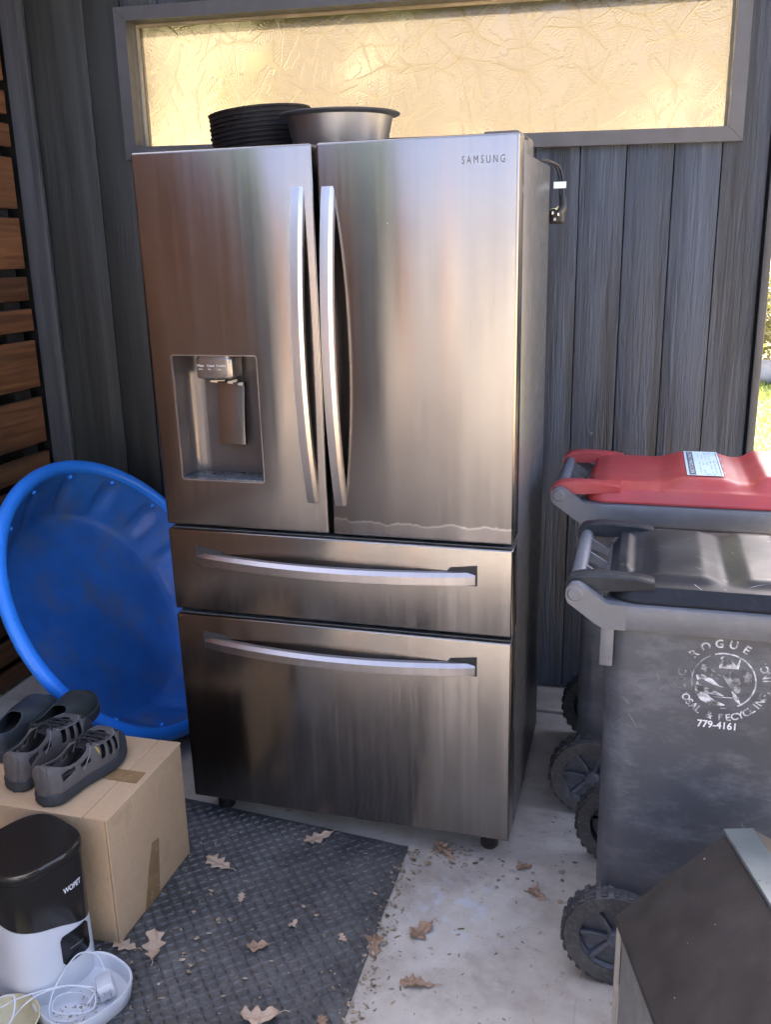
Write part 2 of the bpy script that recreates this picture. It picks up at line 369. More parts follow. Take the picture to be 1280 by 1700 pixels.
plain('lawn', (.085, .11, .028), .9, var=.35, vscale=3)
plain('dry_field', (.40, .30, .17), .95, var=.3, vscale=.05)
plain('added_roof_underside', (.16, .14, .12), .8)
plain('stucco', (.17, .158, .145), .85, var=.1, vscale=2)
plain('gravel', (.20, .178, .158), .9, var=.25, vscale=30)
plain('shingle', (.09, .085, .08), .9)
plain('stone', (.30, .27, .23), .9, var=.3, vscale=4)

# ------------------------------------------------------------------ mesh helpers
def obj(name, verts, faces, mat, parent=None, smooth=None, mats=None, fmat=None):
    me = bpy.data.meshes.new(name)
    me.from_pydata([tuple(v) for v in verts], [], faces)
    mats = mats or [mat]
    for m in mats: me.materials.append(M[m] if isinstance(m, str) else m)
    if fmat is not None: me.polygons.foreach_set('material_index', fmat)
    me.validate(); me.update()
    if smooth is not None:
        me.polygons.foreach_set('use_smooth', [True] * len(me.polygons)); me.set_sharp_from_angle(angle=math.radians(smooth))
    o = bpy.data.objects.new(name, me); C.objects.link(o)
    if parent is not None: o.parent = parent
    return o
def tag(o, label=None, cat=None, group=None, kind=None):
    for k, v in (('label', label), ('category', cat), ('group', group), ('kind', kind)):
        if v: o[k] = v
    return o
def thing(name, label, cat, loc=(0, 0, 0), rot=(0, 0, 0), group=None):
    o = bpy.data.objects.new(name, None); C.objects.link(o); o.location = loc; o.rotation_euler = rot; o.empty_display_size = .05
    return tag(o, label, cat, group)
class B:
    """collects geometry for one mesh"""
    def __init__(s): s.v = []; s.f = []; s.m = []
    def add(s, v, f, mi=0):
        k = len(s.v); s.v += [tuple(p) for p in v]; s.f += [tuple(i + k for i in q) for q in f]; s.m += [mi] * len(f); return s
    def box(s, x0, x1, y0, y1, z0, z1, bev=0.0, seg=2, mi=0, mtx=None):
        bm = bmesh.new(); bmesh.ops.create_cube(bm, size=1.0)
        for v in bm.verts: v.co = Vector(((x0 + x1) / 2 + v.co.x * (x1 - x0), (y0 + y1) / 2 + v.co.y * (y1 - y0), (z0 + z1) / 2 + v.co.z * (z1 - z0)))
        if bev: bmesh.ops.bevel(bm, geom=bm.edges[:], offset=bev, segments=seg, affect='EDGES', profile=.5)
        if mtx is not None: bmesh.ops.transform(bm, matrix=mtx, verts=bm.verts[:])
        bm.verts.index_update()
        s.add([v.co[:] for v in bm.verts], [[v.index for v in f.verts] for f in bm.faces], mi); bm.free(); return s
    def loft(s, rings, cap0=True, cap1=True, mi=0, closed=True):
        k = len(s.v); n = len(rings[0])
        for r in rings: s.v += [tuple(p) for p in r]
        for i in range(len(rings) - 1):
            for j in range(n if closed else n - 1):
                a = k + i * n + j; b = k + i * n + (j + 1) % n
                s.f.append((a, b, b + n, a + n)); s.m.append(mi)
        if cap0: s.f.append(tuple(k + j for j in reversed(range(n)))); s.m.append(mi)
        if cap1: s.f.append(tuple(k + (len(rings) - 1) * n + j for j in range(n))); s.m.append(mi)
        return s
    def tube(s, pts, r, n=8, mi=0, closed=False):
        pts = [Vector(p) for p in pts]; rings = []; up = Vector((0, 0, 1))
        for i, p in enumerate(pts):
            d = (pts[min(i + 1, len(pts) - 1)] - pts[max(i - 1, 0)]).normalized()
            if i == 0:
                a = d.cross(up) if abs(d.z) < .9 else d.cross(Vector((1, 0, 0)))
            else: a = a - d * a.dot(d)
            a.normalize(); b = d.cross(a); rr = r(i / (len(pts) - 1)) if callable(r) else r
            rings.append([p + (a * math.cos(t) + b * math.sin(t)) * rr for t in (2 * PI * j / n for j in range(n))])
        return s.loft(rings, mi=mi)
    def lathe(s, prof, n=48, mi=0, c=(0, 0, 0), mod=None):
        k = len(s.v); m = len(prof)
        for j in range(n):
            t = 2 * PI * j / n
            for i, (r, z) in enumerate(prof):
                rr, zz = mod(i, r, z, t) if mod else (r, z)
                s.v.append((c[0] + rr * math.cos(t), c[1] + rr * math.sin(t), c[2] + zz))
        for j in range(n):
            for i in range(m - 1):
                a = k + j * m + i; b = k + ((j + 1) % n) * m + i
                s.f.append((a, b, b + 1, a + 1)); s.m.append(mi)
        return s
    def prism(s, poly, axis, a, b, mi=0):
        """poly of (u,v) extruded along axis from a to b"""
        def P(u, v, w): return {'x': (w, u, v), 'y': (u, w, v), 'z': (u, v, w)}[axis]
        n = len(poly); return s.loft([[P(u, v, a) for u, v in poly], [P(u, v, b) for u, v in poly]], mi=mi)
    def obj(s, name, mat, parent=None, smooth=None, mats=None, fix=True):
        o = obj(name, s.v, s.f, mat, parent, smooth, mats, s.m if mats else None)
        if fix:
            bm = bmesh.new(); bm.from_mesh(o.data); bmesh.ops.recalc_face_normals(bm, faces=bm.faces[:]); bm.to_mesh(o.data); bm.free()
        return o
def rrect(cx, cy, hx, hy, r, n=6):
    pts = []
    for sx, sy, a0 in ((1, 1, 0), (-1, 1, PI / 2), (-1, -1, PI), (1, -1, 1.5 * PI)):
        for i in range(n + 1):
            a = a0 + (PI / 2) * i / n; pts.append((cx + sx * (hx - r) + r * math.cos(a), cy + sy * (hy - r) + r * math.sin(a)))
    return pts
def lerp(a, b, t): return a + (b - a) * t
def sstep(a, b, x):
    t = max(0, min(1, (x - a) / (b - a))) if a != b else float(x > a); return t * t * (3 - 2 * t)
def spline(pts, per=8):
    P = [Vector(p) for p in pts]; out = []
    for i in range(len(P) - 1):
        p0, p1, p2, p3 = P[max(i - 1, 0)], P[i], P[i + 1], P[min(i + 2, len(P) - 1)]
        for k in range(per):
            t = k / per; out.append(.5 * ((2 * p1) + (p2 - p0) * t + (2 * p0 - 5 * p1 + 4 * p2 - p3) * t * t + (3 * p1 - p0 - 3 * p2 + p3) * t ** 3))
    return out + [P[-1]]
_txt = {}
def text_geo(body, bold=0.0):
    """flat mesh of a word: cap height about 1, starts at x=0"""
    if (body, bold) not in _txt:
        cu = bpy.data.curves.new('t', 'FONT'); cu.body = body; cu.size = 1.45; cu.offset = bold; cu.resolution_u = 3
        o = bpy.data.objects.new('t', cu); C.objects.link(o); bpy.context.view_layer.update()
        me = bpy.data.meshes.new_from_object(o.evaluated_get(bpy.context.evaluated_depsgraph_get()))
        v = [tuple(p.co) for p in me.vertices]; f = [tuple(p.vertices) for p in me.polygons]
        bpy.data.objects.remove(o); bpy.data.meshes.remove(me); bpy.data.curves.remove(cu)
        x0 = min(p[0] for p in v); w = max(p[0] for p in v) - x0
        _txt[(body, bold)] = ([(p[0] - x0, p[1]) for p in v], f, w)
    return _txt[(body, bold)]
def put_text(b, body, place, h, width=None, bold=0.02, mi=0):
    v, f, w = text_geo(body, bold); sx = (width / w) if width else h
    b.add([place(x * sx, y * h) for x, y in v], f, mi); return w * sx

def copy_tree(o, parent=None):
    c = o.copy(); C.objects.link(c); c.parent = parent
    for ch in list(o.children): copy_tree(ch, c)
    return c

# ------------------------------------------------------------------ setting: ground, slab, roof
b = B(); N = 40
for i in range(N + 1):
    for j in range(N + 1):
        x = -150 + 300 * i / N; y = -120 + 360 * j / N
        b.v.append((x, y, -.06 + 62 * sstep(22, 170, y) + 2 * math.sin(x * .05 + y * .03) * sstep(40, 120, y)))  # far ground raised into an added hill that warms the window glow
for i in range(N):
    for j in range(N):
        k = i * (N + 1) + j; b.f.append((k, k + N + 1, k + N + 2, k + 1)); b.m.append(0)
tag(b.obj('ground', 'dry_field', smooth=60), kind='structure')
tag(B().box(-9, 14, 1.35, 9.9, -.3, -.045).obj('lawn', 'lawn'), kind='structure')
tag(B().box(-1.35, 2.6, -3.4, .862, -.2, 0.0, .004).obj('floor', 'concrete'), kind='structure')
tag(B().box(-1.35, 2.6, .874, 1.30, -.2, .006, .004).obj('footing', 'concrete'), kind='structure')
tag(B().box(-20, 20, -30, -3.42, -.3, -.03).obj('driveway', 'gravel'), kind='structure')  # unseen gravel yard, added for bounce light and door reflections
tag(B().box(-1.6, 1.75, .20, 1.26, 2.80, 2.92).obj('added_roof', 'added_roof_underside'), kind='structure')  # out-of-view roof edge, added and sized to shade the wall

# ------------------------------------------------------------------ shed wall with boards, trim and window
WA = math.tan(.0256)
def wy(x): return 1.02 + WA * x                       # front face of the boards
wall = thing('shed_wall', 'dark grey wall of vertical timber boards behind the refrigerator', 'wall', (0, 1.02, 0), (0, 0, .0256))
# local frame of the wall: x along it, y into it
ca = math.cos(.0256)
def lx(x): return x / ca
edges = [lx(e) for e in ([.9555 - .141 * k for k in range(11, -1, -1)] + [1.0975, 1.2385, 1.378, 1.512])]
WZ0, WZ1 = 1.8845, 2.366                               # window frame outer, bottom and top at mid
SK = -.0147
def wsk(x): return SK * (x - .41)
FL, FR = lx(-.609), lx(1.431)
def board(x0, x1, z0, z1, name='board'):
    g = .0015
    b = B().box(x0 + g, x1 - g, random.uniform(0, .0025), .022, z0, z1, .002, 2)
    return b.obj(name, 'board_paint', wall, smooth=40)
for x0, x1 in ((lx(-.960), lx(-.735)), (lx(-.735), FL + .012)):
    B().box(x0 + .0012, x1 - .0012, .001, .022, .012, 2.80, .002).obj('panel_board', 'panel_paint_shaded', wall, smooth=40)
edges[0] = FL + .014
for i in range(len(edges) - 1):
    x0, x1 = edges[i], edges[i + 1]
    if x0 < FR < x1:      # last board, notched round the window frame
        g = .0022
        B().prism([(x0 + g, .012), (x1 - g, .012), (x1 - g, 2.80), (x0 + g, 2.80), (x0 + g, WZ1 - .02 + wsk(x1)), (FR - .012, WZ1 - .02 + wsk(x1)), (FR - .012, WZ0 + .02 + wsk(x1)), (x0 + g, WZ0 + .02 + wsk(x1))], 'y', .001, .022).obj('board', 'board_paint', wall)
    else:
        board(x0, x1, .012, WZ0 + .02 + wsk(x1)); board(x0, x1, WZ1 - .02 + wsk(x0), 2.80)
B().box(lx(-1.25), FL + .03, .024, .12, .012, 2.80).obj('sheathing', 'backing_dark', wall)
B().box(FR - .03, lx(1.538), .024, .12, .012, 2.80).obj('sheathing', 'backing_dark', wall)
B().box(FL + .03, FR - .03, .024, .12, .012, WZ0).obj('sheathing', 'backing_dark', wall)
B().box(FL + .03, FR - .03, .024, .12, WZ1 - .01, 2.80).obj('sheathing', 'backing_dark', wall)
B().box(lx(1.519), lx(1.5435), -.012, .14, .012, 2.80, .003).obj('corner_trim', 'trim_paint', wall, smooth=40)
B().box(lx(-1.052), lx(-.963), -.016, .02, .012, 2.80, .003).obj('corner_trim', 'trim_paint', wall, smooth=40)
# window
def skbox(x0, x1, y0, y1, z0, z1, bev=0.0):
    b = B().box(x0, x1, y0, y1, z0, z1, bev); b.v = [(x, y, z + wsk(x)) for x, y, z in b.v]; return b
win = thing('window', None, None); win.parent = wall
del_keys = [k for k in win.keys()]
fw = .043
def mitre(p, y0, y1):   # trapezoid frame board, poly in x,z
    b = B().prism(p, 'y', y0, y1); b.v = [(x, y, z + wsk(x)) for x, y, z in b.v]; return b
z0, z1 = WZ0 - .0, WZ1
fy0, fy1 = -.022, .022
e = .0008
mitre([(FL, z0), (FR, z0), (FR - fw, z0 + fw - e), (FL + fw, z0 + fw - e)], fy0, fy1).obj('frame_board', 'frame_paint', win)
mitre([(FL, z1), (FL + fw, z1 - fw + e), (FR - fw, z1 - fw + e), (FR, z1)], fy0, fy1).obj('frame_board', 'frame_paint', win)
mitre([(FL, z0 + e), (FL + fw - e, z0 + fw), (FL + fw - e, z1 - fw), (FL, z1 - e)], fy0, fy1).obj('frame_board', 'frame_paint', win)
mitre([(FR, z0 + e), (FR, z1 - e), (FR - fw + e, z1 - fw), (FR - fw + e, z0 + fw)], fy0, fy1).obj('frame_board', 'frame_paint', win)
gy = .062
ix0, ix1, iz0, iz1 = FL + fw - .004, FR - fw + .004, z0 + fw - .004, z1 - fw + .004
skbox(ix0 - .02, ix0, .0225, .115, iz0 - .02, iz1 + .02).obj('jamb', 'jamb_paint', win)
skbox(ix1, ix1 + .02, .0225, .115, iz0 - .02, iz1 + .02).obj('jamb', 'jamb_paint', win)
skbox(ix0, ix1, .0225, .115, iz0 - .02, iz0).obj('sill', 'jamb_paint', win)
skbox(ix0, ix1, .0225, .115, iz1, iz1 + .02).obj('jamb', 'jamb_paint', win)
bw = .012
for x0, x1, zz0, zz1 in ((ix0, ix0 + bw, iz0, iz1), (ix1 - bw, ix1, iz0, iz1), (ix0 + bw, ix1 - bw, iz0, iz0 + bw), (ix0 + bw, ix1 - bw, iz1 - bw, iz1)):
    skbox(x0 + e, x1 - e, gy - .012, gy - .001, zz0 + e, zz1 - e, .002).obj('glazing_bead', 'bead_paint', win)
pb = skbox(ix0 + .001, ix1 - .001, gy, gy + .006, iz0 + .001, iz1 - .001)
pane = pb.obj('pane', 'leaf_glass', win, mats=['leaf_glass', 'clear_glass'])
for p in pane.data.polygons: p.material_index = 0 if p.normal.y < -.5 else 1

# small hook screwed to a board
hk = B().tube(spline([(0, 0, .006), (0, -.012, .004), (.004, -.018, -.008), (.012, -.02, -.02), (.018, -.018, -.022), (.021, -.014, -.017)], 5), .0022, 6)
ho = hk.obj('wall_hook', 'bin_rim', None, smooth=60); ho.scale = (.8, .8, .8); ho.location = (1.012, wy(1.012) - .001, .985); tag(ho, 'small pale hook on the dark boards above the red bin', 'hook')

# ------------------------------------------------------------------ cedar slat screen on the left
scr = thing('slat_screen', 'brown cedar slat screen at the left edge with dark gaps', 'fence', (-1.06, 0, 0))
zs = [(2.60, 2.68), (2.39, 2.57), (2.182, 2.36), (2.072, 2.150), (1.962, 2.040), (1.750, 1.927), (1.538, 1.718), (1.423, 1.509), (1.311, 1.392), (1.099, 1.275), (.884, 1.060), (.765, .847), (.65, .735), (.435, .617), (.222, .405), (.11, .193), (.014, .08)]
for z0, z1 in zs:
    dx = random.uniform(-.004, .006)
    bb = B()
    bb.box(-.022 + dx, dx, -3.2, .968, z0, z1, .004, 2)
    bb.obj('slat', 'cedar', scr, smooth=40)
for y in (.90, -.45, -1.8, -3.15):
    B().box(-.11, -.030, y - .045, y + .045, .0, 2.80, .004).obj('post', 'backing_dark', scr)
B().box(-.14, -.115, -3.2, 1.10, 0, 2.8).obj('back_panel', 'backing_dark', scr)
sw = thing('added_side_wall', 'added dark wall beyond the slat screen for the doors to reflect', 'wall', (-1.06, 0, 0))  # unseen wall, added to give the left door a dark reflected band
for k in range(8): B().box(-.022, 0, -4.36 + .143 * k, -4.36 + .143 * k + .139, 0, 2.8, .003).obj('board', 'board_paint', sw)
B().box(-.14, -.023, -4.36, -3.205, 0, 2.79).obj('core', 'backing_dark', sw)

# ------------------------------------------------------------------ refrigerator
fr = thing('refrigerator', 'stainless steel french door refrigerator with water dispenser and two drawers', 'refrigerator', (0, 0, 0), (.0224, 0, 0))
ZT, ZDB, Z1T, Z1B, Z2T, Z2B = 1.8056, .8979, .8844, .6593, .6425, .075
W = .908
B().box(.003, W - .003, .112, .672, .045, 1.775, .006).obj('cabinet', 'cabinet_paint', fr, smooth=40)
B().box(.02, W - .02, .088, .1115, .07, 1.77).obj('gasket', 'gasket', fr)
def cut(o, x0, x1, y0, y1, z0, z1, r=.008):
    bb = B(); rr = rrect((x0 + x1) / 2, (z0 + z1) / 2, (x1 - x0) / 2, (z1 - z0) / 2, r, 4)
    bb.prism(rr, 'y', y0, y1); c = bb.obj('cutter', 'gasket', o.parent)
    md = o.modifiers.new('b', 'BOOLEAN'); md.operation = 'DIFFERENCE'; md.object = c; md.solver = 'EXACT'
    bpy.context.view_layer.update()
    me = bpy.data.meshes.new_from_object(o.evaluated_get(bpy.context.evaluated_depsgraph_get()))
    o.modifiers.remove(md); old = o.data; o.data = me; bpy.data.meshes.remove(old); bpy.data.objects.remove(c)
    me.polygons.foreach_set('use_smooth', [True] * len(me.polygons)); me.set_sharp_from_angle(angle=math.radians(30))
dl = B().box(0, .4485, 0, .087, ZDB, ZT, .006, 3).obj('door', 'door_steel', fr, smooth=30)
cut(dl, .057, .286, -.02, .078, 1.0205, 1.339)
dr = B().box(.4595, W, 0, .087, ZDB, ZT, .006, 3).obj('door', 'door_steel_film', fr, smooth=30)
dr['label'] = 'right door with the edge of its clear film torn near the bottom'
# door handles: bowed bars with a chamfered face
def handle_v(xc, z0, z1, w=.0305, bow=.050):
    rings = []
    n = 28
    for i in range(n + 1):
        t = i / n; z = lerp(z0, z1, t); yb = -.004 - bow * math.sin(PI * t) ** .8
        th = .017
        rings.append([(xc - w / 2, yb + .004, z), (xc - w / 2 + .002, yb - .001, z), (xc + w / 2 - .009, yb - .001, z), (xc + w / 2 - .001, yb + .006, z), (xc + w / 2, yb + th, z), (xc - w / 2, yb + th, z)])
    bb = B().loft(rings)
    return bb
def handle_h(zc, x0, x1, w=.024, bow=.046):
    rings = []; n = 32
    for i in range(n + 1):
        t = i / n; x = lerp(x0, x1, t); yb = -.004 - bow * math.sin(PI * t) ** .8; th = .016
        rings.append([(x, yb + .003, zc - w / 2), (x, yb - .001, zc - w / 2 + .002), (x, yb - .001, zc + w / 2 - .002), (x, yb + .009, zc + w / 2 + .007), (x, yb + th + .004, zc + w / 2 + .008), (x, yb + th, zc - w / 2)])
    return B().loft(rings)
handle_v(.4115, .977, 1.716).obj('handle', 'handle_steel', dl, smooth=25)
handle_v(.4835, .974, 1.714).obj('handle', 'handle_steel', dr, smooth=25)
# lettering on the right door
bb = B(); put_text(bb, 'S A M S U N G', lambda x, y: (.786 + x, -.0007, 1.7475 + y), .0155, .092, .0)
bb.obj('lettering', 'dark_print', dr)
# dispenser pieces (in the left door)
rc = B(); prof = [(.058, .004)] 
x0, x1, yb_ = .0575, .2855, .0765
pts = [(x0, .001)]
for i in range(9):
    a = PI - (PI / 2) * i / 8; pts.append((x0 + .055 + .045 * math.cos(a) - .006, yb_ - .045 + .045 * math.sin(a)))
for i in range(7):
    a = PI / 2 - (PI / 2) * i / 6; pts.append((x1 - .02 + .02 * math.cos(a), yb_ - .02 + .02 * math.sin(a)))
pts.append((x1, .001))
rc.loft([[(x, y, 1.021) for x, y in pts], [(x, y, 1.3385) for x, y in pts]], False, False, closed=False)
k = len(rc.v)
for z in (1.0215, 1.338):
    base = len(rc.v); rc.v += [(x, y, z) for x, y in pts]; rc.f.append(tuple(range(base, base + len(pts)))); rc.m.append(0)
rc.obj('dispenser_recess', 'recess_plastic', dl, smooth=40)
tr = B()
fo = rrect((x0 + x1) / 2, (1.0205 + 1.339) / 2, .1147, .1595, .008, 4); fi = rrect((x0 + x1) / 2, (1.0205 + 1.339) / 2, .1118, .1566, .006, 4)
n = len(fo); tr.v += [(x, -.0015, z) for x, z in fo] + [(x, -.0015, z) for x, z in fi] + [(x, .004, z) for x, z in fi] + [(x, .002, z) for x, z in fo]
for i in range(n):
    j = (i + 1) % n
    for a0 in (0, n, 2 * n): tr.f.append((a0 + i, a0 + j, a0 + n + j, a0 + n + i)); tr.m.append(0)
tr.obj('dispenser_trim', 'handle_steel', dl, smooth=40)
cp = B(); ring = []
for z, s in ((1.279, .93), (1.2815, .98), (1.285, 1.0), (1.325, 1.0), (1.3285, .985), (1.331, .95), (1.3365, .95)):
    ring.append([(lerp(.1645, x, s), lerp(.040, y, s), z) for x, y in rrect(.1645, .043, .0515, .034, .016, 5)])
cp.loft(ring); co_ = cp.obj('dispenser_control', 'control_plastic', dl, smooth=40)
B().box(.1145, .2145, .0745, .0762, 1.262, 1.284).obj('dispenser_spout', 'gasket', dl)
wl = B()
for xx, w1, w2 in ((.121, 'Water', 'Lock 3s'), (.148, 'Cubed', 'Ice'), (.173, 'Crushed', 'Ice')):
    put_text(wl, w1, lambda x, y: (xx + x, .0084, 1.309 + y), .0055, .019 if w1 != 'Crushed' else .024, .0)
    put_text(wl, w2, lambda x, y: (xx + .003 + x, .0084, 1.301 + y), .0042, .012 if w2 != 'Ice' else .007, .0)
wl.obj('lettering', 'white_print', dl)
pd = B(); rg = []
for i in range(9):
    t = i / 8; z = lerp(1.262, 1.108, t); y = .066 - .018 * math.sin(t * 1.5)
    rg.append([(xx_ , y + yy_, z) for xx_, yy_ in ((.146, .001), (.149, -.004), (.186, -.0065), (.220, -.004), (.2235, .001), (.2225, .006), (.147, .006))])
pd.loft(rg); pd.obj('dispenser_paddle', 'door_steel', dl, smooth=40)
tp = B()
for k, (a, c2, z_, h_) in enumerate(((.131, .150, 1.2645, .005), (.150, .170, 1.266, .004), (.178, .192, 1.262, .007), (.190, .203, 1.264, .008), (.206, .219, 1.258, .007))):
    tp.prism([(a, z_), (c2, z_ - .002 + .003 * (k % 2)), (c2 + .002, z_ + h_), (a + .002, z_ + h_ * .7)], 'y', .052, .0545)
tp.obj('torn_tape', 'foam_tape', dl)
B().box(.062, .281, .003, .074, 1.0218, 1.0265, .002).obj('drip_tray', 'tray_plastic', dl, smooth=40)
# drawers
for zt_, zb_ in ((Z1T, Z1B), (Z2T, Z2B)):
    d = B().box(0, W, 0, .086, zb_, zt_, .005, 3).obj('drawer', 'door_steel', fr, smooth=30)
    B().box(.004, W - .004, .012, .1115, zt_ + .0004, zt_ + .0035, .001).obj('top_cap', 'drawer_cap', d)
    hz = zt_ - .0815
    handle_h(hz, .080, .818).obj('handle', 'handle_steel', d, smooth=25)
    for s0, s1 in ((.0755, .16), (.742, .8225)):
        poly = [(s0, hz - .0145), (s1, hz - .0145), (s1, hz + .014), (s1 - .012 if s0 < .4 else s1, hz + .026 if s0 < .4 else hz + .0385), (s0 if s0 < .4 else s0 + .012, hz + .0385 if s0 < .4 else hz + .026), ]
        if s0 > .4: poly = [(s0, hz - .0145), (s1, hz - .0145), (s1, hz + .0385), (s0 + .014, hz + .030), (s0, hz + .014)]
        else: poly = [(s0, hz - .0145), (s1, hz - .0145), (s1, hz + .014), (s1 - .014, hz + .030), (s0, hz + .0385)]
        B().prism(poly, 'y', -.0012, .004).obj('recess_shade_plate', 'gasket', d)  # flat dark plate in place of the shaded pocket at the handle end
# hinge covers, feet
for x0 in (.012, .79):
    rg = [[(x, y, z) for x, y in rrect(x0 + .053, .30, .05 * s, .085 * s, .02 * s, 4)] for z, s in ((1.7755, 1), (1.812, 1), (1.818, .95))]
    B().loft(rg).obj('hinge_cover', 'cabinet_paint', fr, smooth=40)
    B().box(x0 + .02 if x0 < .4 else x0 + .04, x0 + .07 if x0 < .4 else x0 + .112, .02, .21, 1.8065, 1.8105, .001).obj('hinge_plate', 'cabinet_paint', fr)
for x, y in ((.845, .075), (.06, .075), (.845, .60), (.06, .60)):
    zb = -y * .0224 - .0015
    bb = B().lathe([(0, zb), (.018, zb), (.024, zb + .008), (.024, .046), (0, .046)], 20, c=(x, y, 0)); bb.obj('foot', 'cord_black', fr, smooth=40)
# power cord hooked on the back right top corner
cord = B()
for dx in (-.004, .004):
    cord.tube(spline([(.88, .655, 1.79), (.905, .672, 1.786), (.924 + dx, .69, 1.772), (.934 + dx, .69, 1.742), (.936 + dx, .685, 1.71), (.938 + dx, .682, 1.69)], 6), .0038, 8)
cd = cord.obj('power_cord', 'cord_black', fr, smooth=60)
pg = B(); pg.tube(spline([(.938, .682, 1.696), (.941, .68, 1.68), (.940, .678, 1.665), (.932, .676, 1.652)], 5), lambda t: .0075 + .0075 * t, 12)
pg.box(.905, .946, .668, .686, 1.622, 1.664, .0085, 4); pg.obj('plug', 'cord_black', cd, smooth=50)
pr = B(); 
for px, pz in ((.916, 1.651), (.932, 1.647), (.922, 1.634)): pr.box(px - .0025, px + .0025, .648, .669, pz - .004, pz + .004, .0008)
pr.obj('prong', 'prong_metal', cd)
B().box(.915, .949, .673, .6745, 1.716, 1.733).obj('cord_tag', 'label_paper', cd)

# ------------------------------------------------------------------ on top of the refrigerator
TOPZ = 1.775 + .02 + .009
st_rot = (math.radians(1.5), math.radians(-4.5), 0)
NS = 9
for k in range(NS):   # each nested in the one below
    bb = B(); R = .138
    bb.lathe([(0, .0), (.118, .0), (.122, .003), (R - .004, .030), (R, .031), (R + .002, .036), (R - .003, .037), (R - .008, .033), (.118, .006), (0, .006)], 56)
    o = bb.obj('plant_saucer', 'black_pot', None, smooth=40)
    off = Vector((random.uniform(-.002, .002), random.uniform(-.002, .002), .0115 * k))
    o.location = Vector((.150, .42, TOPZ + .010)) + Matrix.Rotation(st_rot[1], 3, 'Y') @ off
    o.rotation_euler = (st_rot[0], st_rot[1], 0)
    lab = ['lowest', 'eighth', 'seventh', 'sixth', 'fifth', 'fourth', 'third', 'second', 'topmost'][k]; lab = lab + ' black plastic saucer ' + ('of' if k in (0, 8) else 'from the top of') + ' the stack on the refrigerator'
    tag(o, lab, 'saucer', 'black saucers stacked on the refrigerator')
bb = B(); bb.lathe([(0, 0), (.105, 0), (.112, .004), (.133, .096), (.150, .101), (.152, .104), (.149, .106), (.131, .101), (.109, .007), (0, .005)], 64)
o = bb.obj('metal_basin', 'pan_steel', None, smooth=35); o.location = (.415, .275, TOPZ - .006); o.rotation_euler = (.0224, .004, 0)
tag(o, 'dark steel basin with flared rim on top of the refrigerator', 'basin')

# ------------------------------------------------------------------ rubber mat with raised tread
mat_c = [(-.62, .120), (.632, .006), (.655, -1.35), (-.62, -1.35)]
mt = thing('rubber_mat', 'black rubber mat with raised tread in front of the refrigerator', 'mat')
mo = []
for i in range(4):
    (xa, ya), (xb, yb) = mat_c[i], mat_c[(i + 1) % 4]
    for k in range(46):
        t_ = k / 46; q_ = .0022 * mnoise.noise(Vector((i * 9 + t_ * 11, 2.5, 0))) + .0009 * mnoise.noise(Vector((i * 5 + t_ * 60, 7.5, 0))); nx_, ny_ = (yb - ya), -(xb - xa); ll = math.hypot(nx_, ny_)
        mo.append((lerp(xa, xb, t_) + nx_ / ll * q_, lerp(ya, yb, t_) + ny_ / ll * q_))
B().prism(mo, 'z', .001, .008).obj('sheet', 'mat_rubber', mt)
tb = B(); step = .0185; a0 = math.radians(-3)
import itertools
def inside(x, y): 
    for i in range(4):
        x1, y1 = mat_c[i]; x2, y2 = mat_c[(i + 1) % 4]
        if (x2 - x1) * (y - y1) - (y2 - y1) * (x - x1) > -.009 * math.hypot(x2 - x1, y2 - y1): return False
    return True
for i in range(-40, 60):
    for j in range(-75, 20):
        x, y = i * step + (j % 2) * 0, j * step
        X = x * math.cos(a0) - y * math.sin(a0); Y = x * math.sin(a0) + y * math.cos(a0)
        if not inside(X, Y): continue
        an = a0 + (PI / 4 if (i + j) % 2 else -PI / 4); L, Wd, H = .0104, .0036, .0033
        cx, sx_ = math.cos(an), math.sin(an)
        def q(u, v, z): return (X + u * cx - v * sx_, Y + u * sx_ + v * cx, .008 + z)
        tb.add([q(-L, 0, 0), q(-L * .2, -Wd, 0), q(L * .2, -Wd, 0), q(L, 0, 0), q(L * .2, Wd, 0), q(-L * .2, Wd, 0), q(-L * .55, 0, H), q(L * .55, 0, H)],
               [(0, 1, 6), (1, 2, 7, 6), (2, 3, 7), (3, 4, 7), (4, 5, 6, 7), (5, 0, 6)])
tag(tb.obj('tread', 'mat_rubber', mt, smooth=80, fix=False), kind='stuff')

